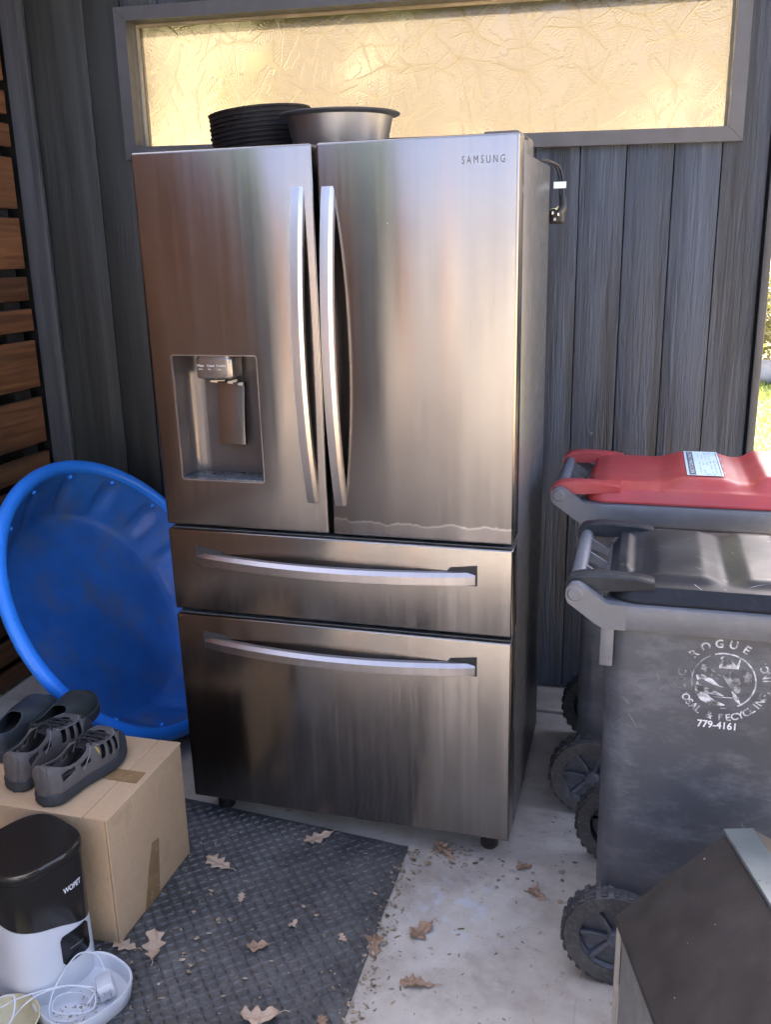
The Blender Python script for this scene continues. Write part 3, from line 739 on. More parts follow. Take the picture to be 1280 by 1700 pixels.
# ------------------------------------------------------------------ wheelie bins
def make_wheel(parent, x, y, side, R=.118, wd=.050):
    """axis along y; side=-1 outer face towards -y"""
    bb = B(); n = 56
    prof = [(R * .66, -wd / 2), (R * .93, -wd / 2), (R * .97, -wd / 2 + .006), (R * .985, 0), (R * .97, wd / 2 - .006), (R * .93, wd / 2), (R * .66, wd / 2), (R * .66, -wd / 2)]
    v = B().lathe(prof, n)
    bb.add([(p[0], p[2], p[1]) for p in v.v], v.f)
    for k in range(26):
        for s in (-1, 1):
            a = 2 * PI * (k + (.5 if s > 0 else 0)) / 26
            m = Matrix.Rotation(a, 4, 'Y')
            bb.box(-.0075, .0075, .003 if s > 0 else -wd / 2 + .001, wd / 2 - .001 if s > 0 else -.003, R * .955, R * 1.005, .0022, 1, mtx=m)
    w = bb.obj('wheel', 'tyre_rubber', parent, smooth=35); w.location = (x, y, R)
    rb = B(); o = side * wd * .5
    v = B().lathe([(R * .10, o * .2), (R * .64, o * .2), (R * .68, o * .75), (R * .71, o * .95), (R * .69, o * .98), (R * .62, o * .4)], 40)
    rb.add([(p[0], p[2], p[1]) for p in v.v], v.f)
    v = B().lathe([(0, o * 1.05), (R * .13, o * 1.05), (R * .17, o * .8), (R * .19, o * .2)], 20); rb.add([(p[0], p[2], p[1]) for p in v.v], v.f)
    for k in range(7):
        rb.box(-.006, .006, min(o * .2, o * .75), max(o * .2, o * .75), R * .15, R * .66, .002, 1, mtx=Matrix.Rotation(2 * PI * k / 7 + .3, 4, 'Y'))
    rb.obj('rim', 'bin_grey', w, smooth=40)
    return w
def lid_height(kind):
    if kind == 'black':
        def h(x, y):
            ey = 1 - sstep(.150, .185, abs(y))
            p = .012 * (sstep(.045, .060, x) - sstep(.095, .110, x)) * (1 - sstep(.11, .14, abs(y)))
            p += .011 * (sstep(.120, .165, x) - sstep(.240, .290, x)) + .011 * (sstep(.285, .335, x) - sstep(.39, .435, x)) + .011 * sstep(.425, .47, x)
            return p * ey
    else:
        def h(x, y):
            ey = 1 - sstep(.150, .195, abs(y))
            p = .010 * sstep(.06, .12, x) + .016 * sstep(.24, .31, x) - .010 * (sstep(.395, .44, x) - sstep(.455, .50, x)) + .010 * sstep(.455, .50, x)
            return p * ey
    return h
def make_bin(label, kind, loc, scale, body='bin_grey', lid='lid_black', lidlabel=None):
    t = thing('wheelie_bin', label, 'bin', loc); t.scale = (scale,) * 3
    HW = .222; L = .58
    # body: upper shell, then a narrower foot ahead of the wheels
    rings = []
    for z, xa, xb, hw in ((.205, .078, .50, .203), (.215, .066, .51, .205), (.30, .065, .52, .207), (.60, .064, .545, .212), (.866, .058, .57, .217)):
        rings.append([(x, y, z) for x, y in rrect((xa + xb) / 2, 0, (xb - xa) / 2, hw, .05, 6)])
    bd = B().loft(rings)
    rings = []
    for z, xa, xb, hw in ((.006, .21, .475, .17), (.012, .20, .485, .178), (.20, .165, .50, .196), (.22, .13, .505, .200)):
        rings.append([(x, y, z) for x, y in rrect((xa + xb) / 2, 0, (xb - xa) / 2, hw, .045, 6)])
    bd.loft(rings)
    bo = bd.obj('body', body, t, smooth=40)
    # rim band
    o_ = [(x, y) for x, y in rrect(.325, 0, .272, HW + .008, .045, 6)]; i_ = [(x, y) for x, y in rrect(.325, 0, .25, HW - .02, .04, 6)]
    rb = B(); n = len(o_)
    for z, pp in ((.846, [(x * .999 + .0003, y * .985) for x, y in o_]), (.852, o_), (.892, o_), (.897, [(.325 + (x - .325) * .993, y * .99) for x, y in o_]), (.897, i_), (.860, i_)):
        rb.v += [(x, y, z) for x, y in pp]
    for k in range(5):
        for i in range(n): j = (i + 1) % n; rb.f.append((k * n + i, k * n + j, (k + 1) * n + j, (k + 1) * n + i)); rb.m.append(0)
    for i in range(n): j = (i + 1) % n; rb.f.append((5 * n + i, 5 * n + j, j, i)); rb.m.append(0)
    for s in (-1, 1):
        ya, yb = sorted((s * (HW + .0085), s * (HW - .014)))
        arm = [(.10, .8465), (.058, .8465), (.040, .856), (-.014, .896), (-.019, .908), (-.018, .922), (-.008, .934), (.006, .936), (.016, .931), (.062, .899), (.10, .8972)]
        rb.prism(arm, 'y', ya, yb)
    for y in (-.075, .02, .115):
        rb.prism([(.006, .928), (.055, .899), (.055, .884), (.0, .905)], 'y', y - .003, y + .003)
    rb.box(.052, .078, -HW - .004, -HW + .016, .765, .850, .003); rb.box(.052, .078, HW - .016, HW + .004, .765, .850, .003)
    rb.obj('rim', 'bin_rim', t, smooth=35)
    gb = B(); v = B().lathe([(0, -HW - .0115), (.0125, -HW - .0115), (.0155, -HW - .008), (.0155, HW + .008), (.0125, HW + .0115), (0, HW + .0115)], 24); gb.add([(p[0], p[2], p[1] + .9155) for p in v.v], v.f)
    gb.obj('handle_bar', 'bin_rim', t, smooth=40)
    # lid
    lb = B(); h = lid_height(kind); nx, ny = 90, 54; x0, x1 = .062, .590; hw = HW - .009
    def P(i, j):
        u = i / nx; v = j / ny * 2 - 1; uc = 2 * u - 1
        x = lerp(x0, x1, u); y = v * hw
        cr = .035; dx = min(x - x0, x1 - x); dy = hw - abs(y)
        y *= 1 - .10 * max(0, 1 - dx / .05) ** 2
        x = lerp(x, (x0 + x1) / 2, .05 * max(0, 1 - dy / .06) ** 2)
        ed = min(dx, dy); z = .934 - .026 * (1 - sstep(0, .018, ed)) - .004 * (1 - sstep(0, .06, ed)) + h(x, y)
        z += .0012 * mnoise.noise(Vector((x * 9, y * 9, scale * 7)))
        return (x, y, z)
    for i in range(nx + 1):
        for j in range(ny + 1): lb.v.append(P(i, j))
    for i in range(nx):
        for j in range(ny): k = i * (ny + 1) + j; lb.f.append((k, k + ny + 1, k + ny + 2, k + 1)); lb.m.append(0)
    bnd = [i * (ny + 1) for i in range(nx)] + [nx * (ny + 1) + j for j in range(ny)] + [i * (ny + 1) + ny for i in range(nx, 0, -1)] + [j for j in range(ny, 0, -1)]
    k0 = len(lb.v); m = len(bnd)
    for q in bnd: x, y, z = lb.v[q]; lb.v.append((x, y, .899))
    for i in range(m): j = (i + 1) % m; lb.f.append((bnd[i], bnd[j], k0 + j, k0 + i)); lb.m.append(0)
    for s in (-1, 1):   # hinge lugs over the bar
        yc = s * (HW - .040)
        prof = [(-.021, .907), (-.022, .922), (-.014, .937), (.004, .944), (.035, .9475), (.085, .9465), (.125, .944), (.150, .939), (.150, .925), (.06, .915), (.018, .915), (.012, .922), (.004, .9315), (-.010, .9295), (-.0165, .920), (-.0165, .907)]
        rg = []
        for y, sc_ in ((yc - .022, .0), (yc - .018, 1), (yc + .018, 1), (yc + .022, .0)):
            rg.append([(x, y, z - (.003 if sc_ == 0 else 0) * (1 if z > .93 else 0)) for x, z in prof])
        lb.loft(rg)
    lo = lb.obj('lid', lid, t, smooth=45)
    make_wheel(t, .115, -HW + .014, -1); make_wheel(t, .115, HW - .014, 1)
    ax = B(); ax.tube([(.115, -HW + .03, .118), (.115, HW - .03, .118)], .010, 12); ax.obj('axle', 'cord_black', t, smooth=40)
    return t, bo, lo, HW
bin1, body1, lid1, HW = make_bin('grey wheelie bin with scuffed black lid and worn round emblem', 'black', (1.075, -.122, 0), 1.0)
bin2, body2, lid2, _ = make_bin('grey wheelie bin with faded red lid carrying a pale sticker', 'red', (.985, .512, 0), 1.035, lid='lid_red')
# emblem print on the near side of the black-lidded bin
def yside(z):
    for (za, wa), (zb, wb) in (((.215, .205), (.30, .207)), ((.30, .207), (.60, .212)), ((.60, .212), (.866, .217))):
        if z <= zb: return -lerp(wa, wb, (z - za) / (zb - za))
    return -.217
EX, EZ, ER = .290, .752, .0715
def on_side(x, z, o=.0007): return (x, yside(z) - o, z)
eb = B()
def arc_text(s, a_start, a_end, outward, hgt, mi):
    n_ = len(s)
    for i, ch in enumerate(s):
        if ch == ' ': continue
        a = lerp(a_start, a_end, i / (n_ - 1)); ca_, sa_ = math.cos(a), math.sin(a)
        v, f, w_ = text_geo(ch, .03)
        def pl(x, y):
            u = (x - w_ / 2) * hgt * .95; 
            if outward: rr = ER + y * hgt; tx, ty = sa_, -ca_
            else: rr = ER + (1 - y) * hgt - hgt * .0; tx, ty = -sa_, ca_
            return on_side(EX + rr * ca_ + u * tx, EZ + rr * sa_ + u * ty)
        eb.add([pl(x, y) for x, y in v], f, mi)
arc_text('ROGUE', math.radians(137), math.radians(62), True, .0165, 0)
arc_text('DISP', math.radians(172), math.radians(204), False, .0145, 1)
arc_text('OSAL & RECYCLING, INC.', math.radians(212), math.radians(392), False, .0145, 0)
# ring and shapes inside it
def ring_arc(r0, r1, a0_, a1_, n_=48, mi=0):
    v = []; f = []
    for i in range(n_ + 1):
        a = lerp(a0_, a1_, i / n_); v += [on_side(EX + r0 * math.cos(a), EZ + r0 * math.sin(a)), on_side(EX + r1 * math.cos(a), EZ + r1 * math.sin(a))]
    for i in range(n_): f.append((2 * i, 2 * i + 1, 2 * i + 3, 2 * i + 2))
    eb.add(v, f, mi)
ring_arc(.0575, .0605, math.radians(-60), math.radians(110)); ring_arc(.0575, .0600, math.radians(110), math.radians(300), mi=1)
def blob(pts_, mi=0):
    eb.add([on_side(EX + x * .057, EZ + z * .057, .0009) for x, z in pts_], [tuple(range(len(pts_)))], mi)
def strip(cl, wds, mi=0):
    v = []; f = []
    for i, ((x, z), w_) in enumerate(zip(cl, wds)):
        d = Vector((cl[min(i + 1, len(cl) - 1)][0] - cl[max(i - 1, 0)][0], cl[min(i + 1, len(cl) - 1)][1] - cl[max(i - 1, 0)][1])).normalized()
        v += [on_side(EX + (x - d.y * w_) * .057, EZ + (z + d.x * w_) * .057, .0009), on_side(EX + (x + d.y * w_) * .057, EZ + (z - d.x * w_) * .057, .0009)]
    for i in range(len(cl) - 1): f.append((2 * i, 2 * i + 1, 2 * i + 3, 2 * i + 2))
    eb.add(v, f, mi)
strip([(-.85, -.1), (-.8, -.4), (-.6, -.66), (-.3, -.85), (.1, -.9)], [.02, .12, .16, .12, .02])
strip([(-.88, .05), (-.7, .10), (-.4, -.0), (-.15, -.18)], [.10, .09, .06, .02])
strip([(-.75, .45), (-.55, .42), (-.4, .2), (-.15, .05)], [.12, .14, .08, .02], 1)
strip([(-.8, -.28), (-.5, -.42), (-.2, -.48), (.05, -.56)], [.10, .10, .07, .01])
strip([(-.45, .42), (-.1, .18)], [.015, .01]); strip([(-.6, -.02), (-.2, -.18), (.1, -.25)], [.012, .018, .01]); strip([(-.3, -.62), (.35, -.6)], [.014, .014])
blob([(-.18, .48), (.45, .50), (.5, .95), (.36, .62), (.14, .85), (.08, .62), (-.02, .93), (-.15, .9)])
strip([(.3, -.35), (.45, -.6), (.6, -.82)], [.02, .08, .02]); strip([(.1, .3), (.3, .05), (.45, -.2), (.5, -.4)], [.18, .22, .16, .05], 1); strip([(.55, .45), (.75, .3), (.8, .1), (.6, -.05)], [.06, .14, .12, .04], 1)
eb.obj('emblem', 'worn_white', body1, mats=['worn_white', 'worn_faint'], fix=False)
pb_ = B(); put_text(pb_, '779-4161', lambda x, y: on_side(EX - .042 + x, .648 + y), .0150, .072, .03)
pb_.obj('lettering', 'phone_white', body1, fix=False)
# sticker on the red lid
hr = lid_height('red')
def on_lid(x, y, o=.0008):
    return (x, y, .934 + hr(x, y) + o + .0012)
sx0, sx1, sy0, sy1 = .312, .400, -.140, .150
sb = B(); n1, n2 = 10, 16
for i in range(n1 + 1):
    for j in range(n2 + 1): sb.v.append(on_lid(lerp(sx0, sx1, i / n1), lerp(sy0, sy1, j / n2)))
for i in range(n1):
    for j in range(n2): k = i * (n2 + 1) + j; sb.f.append((k, k + n2 + 1, k + n2 + 2, k + 1)); sb.m.append(0)
stk = sb.obj('sticker', 'label_paper', lid2, fix=False)
ib = B()
def quad(x0, x1, y0, y1, mi, o=.0014):
    nn = 6; v = []
    for i in range(nn + 1): v += [on_lid(x0, lerp(y0, y1, i / nn), o), on_lid(x1, lerp(y0, y1, i / nn), o)]
    ib.add(v, [(2 * i, 2 * i + 1, 2 * i + 3, 2 * i + 2) for i in range(nn)], mi)
quad(sx0 + .006, sx0 + .022, sy0 + .006, sy1 - .01, 0)
put_text(ib, 'RECYCLING ONLY', lambda x, y: on_lid(sx0 + .0185 - y, sy0 + .02 + x, .002), .009, .25, .02, 3)
random.seed(11)
for k in range(7):
    xx = sx0 + .034 + k * .0095
    yy = sy0 + .03
    while yy < sy1 - .03:
        ln = random.uniform(.008, .03)
        if random.random() < .62: quad(xx, xx + .0026, yy, min(yy + ln, sy1 - .02), 1)
        yy += ln + random.uniform(.006, .02)
quad(sx0 + .045, sx0 + .058, sy0 + .012, sy0 + .02, 2); quad(sx0 + .062, sx0 + .07, sy0 + .012, sy0 + .018, 2)
for k in range(22):
    a0_, a1_ = 2 * PI * k / 22, 2 * PI * (k + .8) / 22
    cx, cy = sx0 + .07, sy1 - .03
    ib.add([on_lid(cx + .02 * math.cos(a0_), cy + .014 * math.sin(a0_), .0014), on_lid(cx + .02 * math.cos(a1_), cy + .014 * math.sin(a1_), .0014), on_lid(cx + .0175 * math.cos(a1_), cy + .0118 * math.sin(a1_), .0014), on_lid(cx + .0175 * math.cos(a0_), cy + .0118 * math.sin(a0_), .0014)], [(0, 1, 2, 3)], 0)
quad(sx1 - .006, sx1 - .0045, sy0 + .005, sy1 - .005, 0)
ib.obj('sticker_print', 'label_ink', lid2, mats=['label_ink', 'label_faint', 'label_green', 'white_print'], fix=False)

# ------------------------------------------------------------------ dark sloped-top chest in the lower right corner
ch = thing('storage_chest', 'small grey chest with dark brown sloping lid in the lower right corner', 'chest', (1.190, -.618, 0), (0, 0, math.radians(16.7)))
# local x: across the slope, local -y: towards the camera
LN = 1.1; hA, hB, run = .400, .561, .182
B().box(.006, run + .28, -LN, -.012, .0, hA - .012, .003).obj('body', 'chest_grey', ch)
B().prism([(.006, hA - .0115), (run + .003, hB - .012), (run + .06, hB - .012), (run + .28, hA + .02), (run + .28, hA - .0115)], 'y', -LN, -.012).obj('gable', 'chest_grey', ch)
B().prism([(-.006, hA - .010), (-.004, hA - .002), (run, hB), (run + .003, hB - .011), (.004, hA - .0118)], 'y', -LN - .01, .0).obj('lid', 'chest_brown', ch)
B().prism([(run + .002, hB - .006), (run - .002, hB + .009), (run + .0, hB + .012), (run + .052, hB + .012), (run + .054, hB - .006)], 'y', -LN - .01, .003).obj('ridge_strip', 'chest_strip', ch, smooth=30)
B().prism([(run + .055, hB - .008), (run + .055, hB + .008), (run + .29, hA + .03), (run + .287, hA + .018)], 'y', -LN - .01, .0).obj('lid', 'chest_brown', ch)
B().box(-.001, .0055, -.013, .0005, .0, hA - .011, .001).obj('corner_edge', 'chest_edge', ch)

# ------------------------------------------------------------------ blue paddling pool leaning at the left
pn = Vector((math.cos(.55) * math.cos(-.075), math.cos(.55) * math.sin(-.075), math.sin(.55)))
pc = Vector((-.429, .445, .493)); PR = .505
pool = thing('paddling_pool', 'round blue plastic paddling pool tipped on its side left of the refrigerator', 'pool', pc, Vector((0, 0, 1)).rotation_difference(pn).to_euler())
def flute(i, r, z, t):
    w_ = sstep(-.15, -.13, z) * (1 - sstep(-.055, -.03, z)) if True else 0
    s_ = math.cos(15 * t + .6); f_ = sstep(.35, .75, s_) - .25
    return r + .017 * f_ * w_, z
prof_i = [(0, -.172), (.10, -.1725), (.2, -.171), (.30, -.172), (.350, -.171), (.366, -.166), (.376, -.152), (.392, -.128), (.408, -.10), (.423, -.075), (.436, -.052), (.449, -.030), (.458, -.012)]
bb = B().lathe(prof_i, 180, mod=flute); inner = bb.obj('basin', 'pool_blue_shaded_dirty', pool, smooth=50, fix=False)
prof_o = [(.458, -.012), (.462, .0), (.470, .006), (.482, .0075), (.494, .004), (.503, -.006), (.505, -.018), (.500, -.026)]
B().lathe(prof_o, 180).obj('rim', 'pool_blue', pool, smooth=60, fix=False)
prof_b = [(.500, -.026), (.466, -.024), (.460, -.034), (.442, -.054), (.428, -.077), (.413, -.102), (.397, -.13), (.381, -.154), (.370, -.170), (.354, -.176), (.2, -.177), (0, -.177)]
B().lathe(prof_b, 180, mod=flute).obj('outer_wall', 'pool_blue', pool, smooth=50, fix=False)
nub0 = None
for k in range(15):
    t = (2 * PI * k - .6) / 15
    if nub0 is None: nub0 = nb = B().lathe([(0, .007), (.005, .005), (.008, 0), (.008, -.006)], 10).obj('nub', 'pool_blue', pool, smooth=60)
    else: nb = nub0.copy(); C.objects.link(nb)
    nb.location = (.449 * math.cos(t), .449 * math.sin(t), -.022)

# ------------------------------------------------------------------ cardboard box
BX0, BX1, BY0, BY1, BH = -.50, .064, -.520, -.166, .345
cb = thing('cardboard_box', 'closed brown cardboard box with taped side holding the shoes', 'box', ((BX0 + BX1) / 2, (BY0 + BY1) / 2, .0085))
hx, hy = (BX1 - BX0) / 2, (BY1 - BY0) / 2; th = .005
h0 = BH - .0085
B().box(-hx, hx - .0065, -hy, -hy + th, 0, h0 - th - .0005, .0012).obj('side_panel', 'cardboard', cb)
B().box(-hx, hx - .0065, hy - th, hy, 0, h0 - th - .0005, .0012).obj('side_panel', 'cardboard', cb)
B().box(hx - th, hx, -hy + .0015, hy - .0015, 0, h0 - th - .0005, .0012).obj('end_panel', 'cardboard', cb)
B().box(-hx - .001, -hx + th, -hy + th + .0005, hy - th - .0005, 0, h0 - th - .0005, .0012).obj('end_panel', 'cardboard', cb)
B().box(-hx, hx - .062, -hy - .0005, -.0015, h0 - th, h0, .0012).obj('top_flap', 'cardboard', cb)
B().box(-hx, hx - .062, .0015, hy, h0 - th, h0, .0012).obj('top_flap', 'cardboard', cb)
B().prism([(hx - .0605, h0 - th), (hx + .0005, h0 - th), (hx + .0008, h0 - .002), (hx - .001, h0 + .0008), (hx - .0605, h0 - .0002)], 'y', -hy, hy).obj('end_flap', 'cardboard', cb)
B().prism([(-hx + .02, h0 + .0004), (hx - .012, h0 + .0014), (hx - .012, h0 + .0018), (-hx + .02, h0 + .0008)], 'y', -.024, .024).obj('tape', 'packing_tape', cb)
B().prism([(-.062, .0), (.010, .0), (.030, .150), (-.002, .158), (-.030, .095)], 'x', hx + .0004, hx + .0009).obj('tape', 'packing_tape', cb)
B().box(-hx - .0, hx, -hy + .004, hy - .004, .0002, .004).obj('bottom_panel', 'cardboard', cb)

# ------------------------------------------------------------------ footwear on the box
def foot(u, v, L=.285, W0=.050, H=1.0, off=0.0, toe=1.0):
    """u heel->toe, v left edge over the top to right edge"""
    bend = .012 * math.sin(PI * min(1, u * 1.1)) 
    wprof = lerp(.70, .66, sstep(.0, .3, u)) + .40 * sstep(.30, .70, u)
    if u < .10: wprof *= math.sqrt(max(0, 1 - ((.10 - u) / .10) ** 2)) * .85 + .15
    if u > .72: wprof *= math.sqrt(max(0, 1 - ((u - .72) / .285) ** 2)) * .97 + .03
    hp = lerp(.070, .074, sstep(0, .35, u)); hp = lerp(hp, .056, sstep(.40, .78, u)); hp *= 1 - .55 * sstep(.80, 1.0, u) ** 2
    a = PI * v
    wx = (W0 * wprof + off); hz = (hp * H + off)
    cx = -math.cos(a); 
    x = wx * math.copysign(abs(cx) ** .75, cx) + bend
    z = .024 + hz * (math.sin(a) ** .62)
    heel_lean = -.004 * math.sin(a)
    return (x, u * L - L / 2 + heel_lean, z)
def shoe(name, label, loc, rotz, holes, sole='sandal_sole', up='sandal_upper', H=1.0, L=.285, W0=.050, mirror=False, pitch=0.0, group=None):
    t = thing(name, label, 'sandal' if name == 'sandal' else 'shoe', loc, (pitch, 0, rotz), group)
    mx = -1 if mirror else 1
    # sole with a bumper that climbs at the toe
    sb = B(); nu = 40; out = []
    us = [i / nu for i in range(nu + 1)]
    def outline(k, inset):
        left = []; right = []
        for u in us:
            xa, y, _z = foot(u, 0, L, W0, H); xb, _, _ = foot(u, 1, L, W0, H); c = (xa + xb) / 2; w_ = (xb - xa) / 2 * 1.17 - inset
            yy = y * 1.025
            left.append((mx * (c - w_), yy)); right.append((mx * (c + w_), yy))
        return left + right[::-1]
    rings = []
    for z, ins in ((0.0, .009), (.004, .003), (.010, .0), (.015, .002), (.021, .0), (.029, .002), (.031, .008)):
        pts_ = outline(0, ins); m_ = len(us)
        rr = []
        for i, (x, y) in enumerate(pts_):
            u = us[i] if i < m_ else us[2 * m_ - 1 - i]
            zz = z + (.010 * sstep(.82, 1, u) + .004 * (1 - sstep(0, .12, u))) * (z / .031) + .006 * sstep(.8, 1.0, u) * (1 if z < .02 else 1) - .0
            rr.append((x, y, max(zz, 0)))
        rings.append(rr)
    sb.loft(rings); sb.obj('sole', sole, t, smooth=50)
    lb_ = B(); pts_ = outline(0, .010); lb_.v = [(x, y, .0335 + .008 * sstep(.2, .4, abs(y) / L) * (1 if y > 0 else 0)) for x, y in pts_]; lb_.f = [tuple(range(len(pts_)))]; lb_.m = [0]; lb_.obj('insole', 'sandal_lining', t)
    nu, nv = 96, 64; ub = B(); keep = {}
    for i in range(nu + 1):
        for j in range(nv + 1):
            x, y, z = foot(i / nu, j / nv, L, W0, H); ub.v.append((mx * x, y, z))
    for i in range(nu):
        for j in range(nv):
            u, v = (i + .5) / nu, (j + .5) / nv
            if holes(u, v): continue
            k = i * (nv + 1) + j; ub.f.append((k, k + 1, k + nv + 2, k + nv + 1)); ub.m.append(0)
    uo = ub.obj('upper', up, t, smooth=70, fix=False)
    md = uo.modifiers.new('s', 'SOLIDIFY'); md.thickness = .004; md.offset = 0.0
    bm = bmesh.new(); bm.from_mesh(uo.data); bmesh.ops.delete(bm, geom=[v for v in bm.verts if not v.link_faces], context='VERTS')
    for _ in range(3):
        for v in bm.verts:
            if v.is_boundary:
                nb_ = [e_.other_vert(v).co for e_ in v.link_edges if e_.is_boundary]
                if len(nb_) == 2: v.co = v.co.lerp((nb_[0] + nb_[1]) / 2, .5)
    bm.to_mesh(uo.data); bm.free()
    return t, mx
def sandal_holes(u, v):
    w_ = min(v, 1 - v)
    if ((u - .285) / .20) ** 2 + ((v - .5) / .29) ** 2 < 1: return True       # foot opening
    if .10 < u < .26 and .075 + .25 * (u - .10) < w_ < .19 - .1 * (u - .10): return True   # window at the heel
    if .31 < u < .43 and .09 < w_ < .13 + .5 * (u - .31): return True
    for c in (.575, .665, .755):
        if abs(u - c - .22 * (w_ - .2)) < .027 and .07 < w_ < .32: return True  # side slots
    if .45 < u < .80 and abs(v - .5) < .15 * math.sin(PI * (u - .45) / .35) ** .5: return True   # laced instep
    if ((u - .885) / .04) ** 2 + ((w_ - .31) / .05) ** 2 < 1: return True       # toe opening
    return False
def sandal(label, loc, rotz, mirror):
    t, mx = shoe('sandal', label, loc, rotz, sandal_holes, mirror=mirror, group='pair of grey sandals on the cardboard box')
    def S(u, v, o): x, y, z = foot(u, v, off=o); return (mx * x, y, z)
    lc = B()
    for u0, v0, u1, v1 in ((.50, .34, .58, .66), (.58, .34, .66, .66), (.66, .34, .74, .66), (.50, .66, .58, .34), (.58, .66, .66, .34), (.66, .66, .74, .34)):
        lc.tube([S(lerp(u0, u1, k / 8), lerp(v0, v1, k / 8), .004 + .003 * math.sin(PI * k / 8)) for k in range(9)], .0023, 6)
    lc.obj('lace', 'sandal_lining', t, smooth=60)
    tg = B(); v1 = []
    n_ = 12
    for i in range(n_ + 1):
        u = lerp(.44, .80, i / n_); v1.append([S(u, lerp(.30, .70, k / 6), -.008) for k in range(7)])
    tg.loft(v1, False, False, closed=False); tg.obj('tongue', 'sandal_lining', t, smooth=60, fix=False)
    pp = B()
    for a, c2 in (((.05, .30), (.24, .28)), ):
        pass
    for path in ([(.47, .33), (.45, .25), (.40, .15), (.33, .06)], [(.53, .70), (.60, .72), (.78, .70), (.86, .60)]):
        pts_ = spline([S(u, v, .003) for u, v in path], 6); pp.tube(pts_, .0012, 5)
        pts_ = spline([S(u, 1 - v, .003) for u, v in path], 6); pp.tube(pts_, .0012, 5)
    pp.obj('piping', 'sandal_trim', t, smooth=60)
    hb = B(); hb.loft([[(x, -.1465 + yy, z) for x, z in [(-.012 * q, .030), (.012 * q, .030), (.021 * q, .080), (.017 * q, .098), (.009 * q, .105), (-.009 * q, .105), (-.017 * q, .098), (-.021 * q, .080)]] for yy, q in ((0, .9), (.0015, 1), (.006, 1), (.0075, .9))]); hb.obj('heel_tab', 'sandal_upper', t, smooth=50)
    tb2 = B()
    for va, vb_ in ((.02, .25), (.75, .98)):
        tb2.loft([[S(lerp(.70, 1.0, i / 14), lerp(va, lerp(va, vb_, sstep(0, .6, i / 14)) if va < .5 else vb_, k / 8) if va < .5 else lerp(lerp(vb_, va, sstep(0, .6, i / 14)), vb_, k / 8), .0035 + .002 * sstep(.3, 1, i / 14)) for k in range(9)] for i in range(15)], False, False, closed=False)
    tb2.obj('toe_bumper', 'sandal_sole', t, smooth=60, fix=False)
    kb = B()
    if mx > 0:
        put_text(kb, 'KEEN', lambda x, y: S(.505 + (1 - (y - .0) / .0085 * 0) * 0 + y * 1.9, .735 + (.012 - x) * -5.2 + .06, .0028), .0085, .024, .03)
        kb.obj('lettering', 'yellow_print', t, fix=False)
    return t
sandal('grey sandal with yellow lettering at the near edge of the cardboard box', (-.098, -.362, .3455), math.radians(-4), False)
sandal('grey sandal partly hidden behind the nearer sandal on the box', (-.212, -.325, .3455), math.radians(-1), True)
def clog_holes(u, v):
    return ((u - .22) / .20) ** 2 + ((v - .5) / .30) ** 2 < 1
shoe('clog', 'dark blue grey clog behind the sandals at the left edge', (-.372, -.232, .3455), math.radians(4), clog_holes, up='shoe_grey', H=.85, L=.28, W0=.052)
shoe('clog', 'dark olive clog below the blue pool rim behind the sandals', (-.285, -.165, .3455), math.radians(3), clog_holes, up='shoe_olive', H=.75, L=.25, W0=.050)

# ------------------------------------------------------------------ pet feeder
fd = thing('pet_feeder', 'white automatic pet feeder with smoky black hopper by the cardboard box', 'pet feeder', (-.058, -.640, .0085), (0, 0, math.radians(-21.5)))
FA, FN = .098, 3.2
def fring(s_=1.0, n_=64):
    out = []
    for i in range(n_):
        a = 2 * PI * i / n_; c_, q_ = math.cos(a), math.sin(a)
        out.append((FA * s_ * math.copysign(abs(c_) ** (2 / FN), c_), FA * s_ * math.copysign(abs(q_) ** (2 / FN), q_)))
    return out
def ffront(y, s_=1.0): return FA * s_ * (1 - min(1, abs(y / (FA * s_))) ** FN) ** (1 / FN)
def zb(x, y): return .196 - .20 * x - .035 * sstep(-.02, .09, y) + .02 * sstep(.02, -.09, y)
B().loft([[(x, y, t_ * zb(x, y)) for x, y in fring(s_)] for t_, s_ in ((0, .985), (.02, 1.01), (.05, 1.02), (.4, 1.01), (1.0, 1.0))]).obj('body', 'white_plastic', fd, smooth=45)
B().loft([[(x * s_, y * s_, lerp(zb(x, y) + .0008, .318, t_)) for x, y in fring()] for t_, s_ in ((0.0, .996), (.01, 1.003), (1.0, 1.02))]).obj('hopper', 'smoke_plastic', fd, smooth=45)
B().loft([[(x, y, z) for x, y in fring(s_)] for z, s_ in ((.3188, 1.02), (.321, 1.035), (.334, 1.035), (.339, 1.02), (.3405, .985), (.3395, .9), (.3385, .5), (.338, .06))]).obj('lid', 'smoke_plastic', fd, smooth=50)
put = B(); put_text(put, 'WOPET', lambda x, y: (ffront(.014 + x, 1.014) + .0012, .014 + x, .248 + y), .0125, .047, .03); put.obj('lettering', 'white_print', fd, fix=False)
pnl = B(); ro = rrect(.024, .112, .042, .036, .009, 5); 
def onf(y, z, o): return (ffront(y, 1.012) + o, y, z)
rows = []
for i in range(15):
    y = lerp(-.008, .066, i / 14); hh = .036 if .009 < (y + .008) < .065 else .036 - .009 + math.sqrt(max(0, .009 ** 2 - (.009 - min(y + .008, .066 - y)) ** 2))
    rows.append([onf(y, .112 - hh, -.003), onf(y, .112 - hh, .0016), onf(y, .112 + hh, .0016), onf(y, .112 + hh, -.003)])
pnl.loft(rows).obj('control_panel', 'black_gloss', fd, smooth=40)
sl = B(); sl.loft([[onf(lerp(.012, .046, i / 6), .110 + dz, .0022) for dz in (-.002, .002)] for i in range(7)], False, False, closed=False); sl.obj('slot', 'control_plastic', fd, fix=False)
tb_ = B()
outr = []
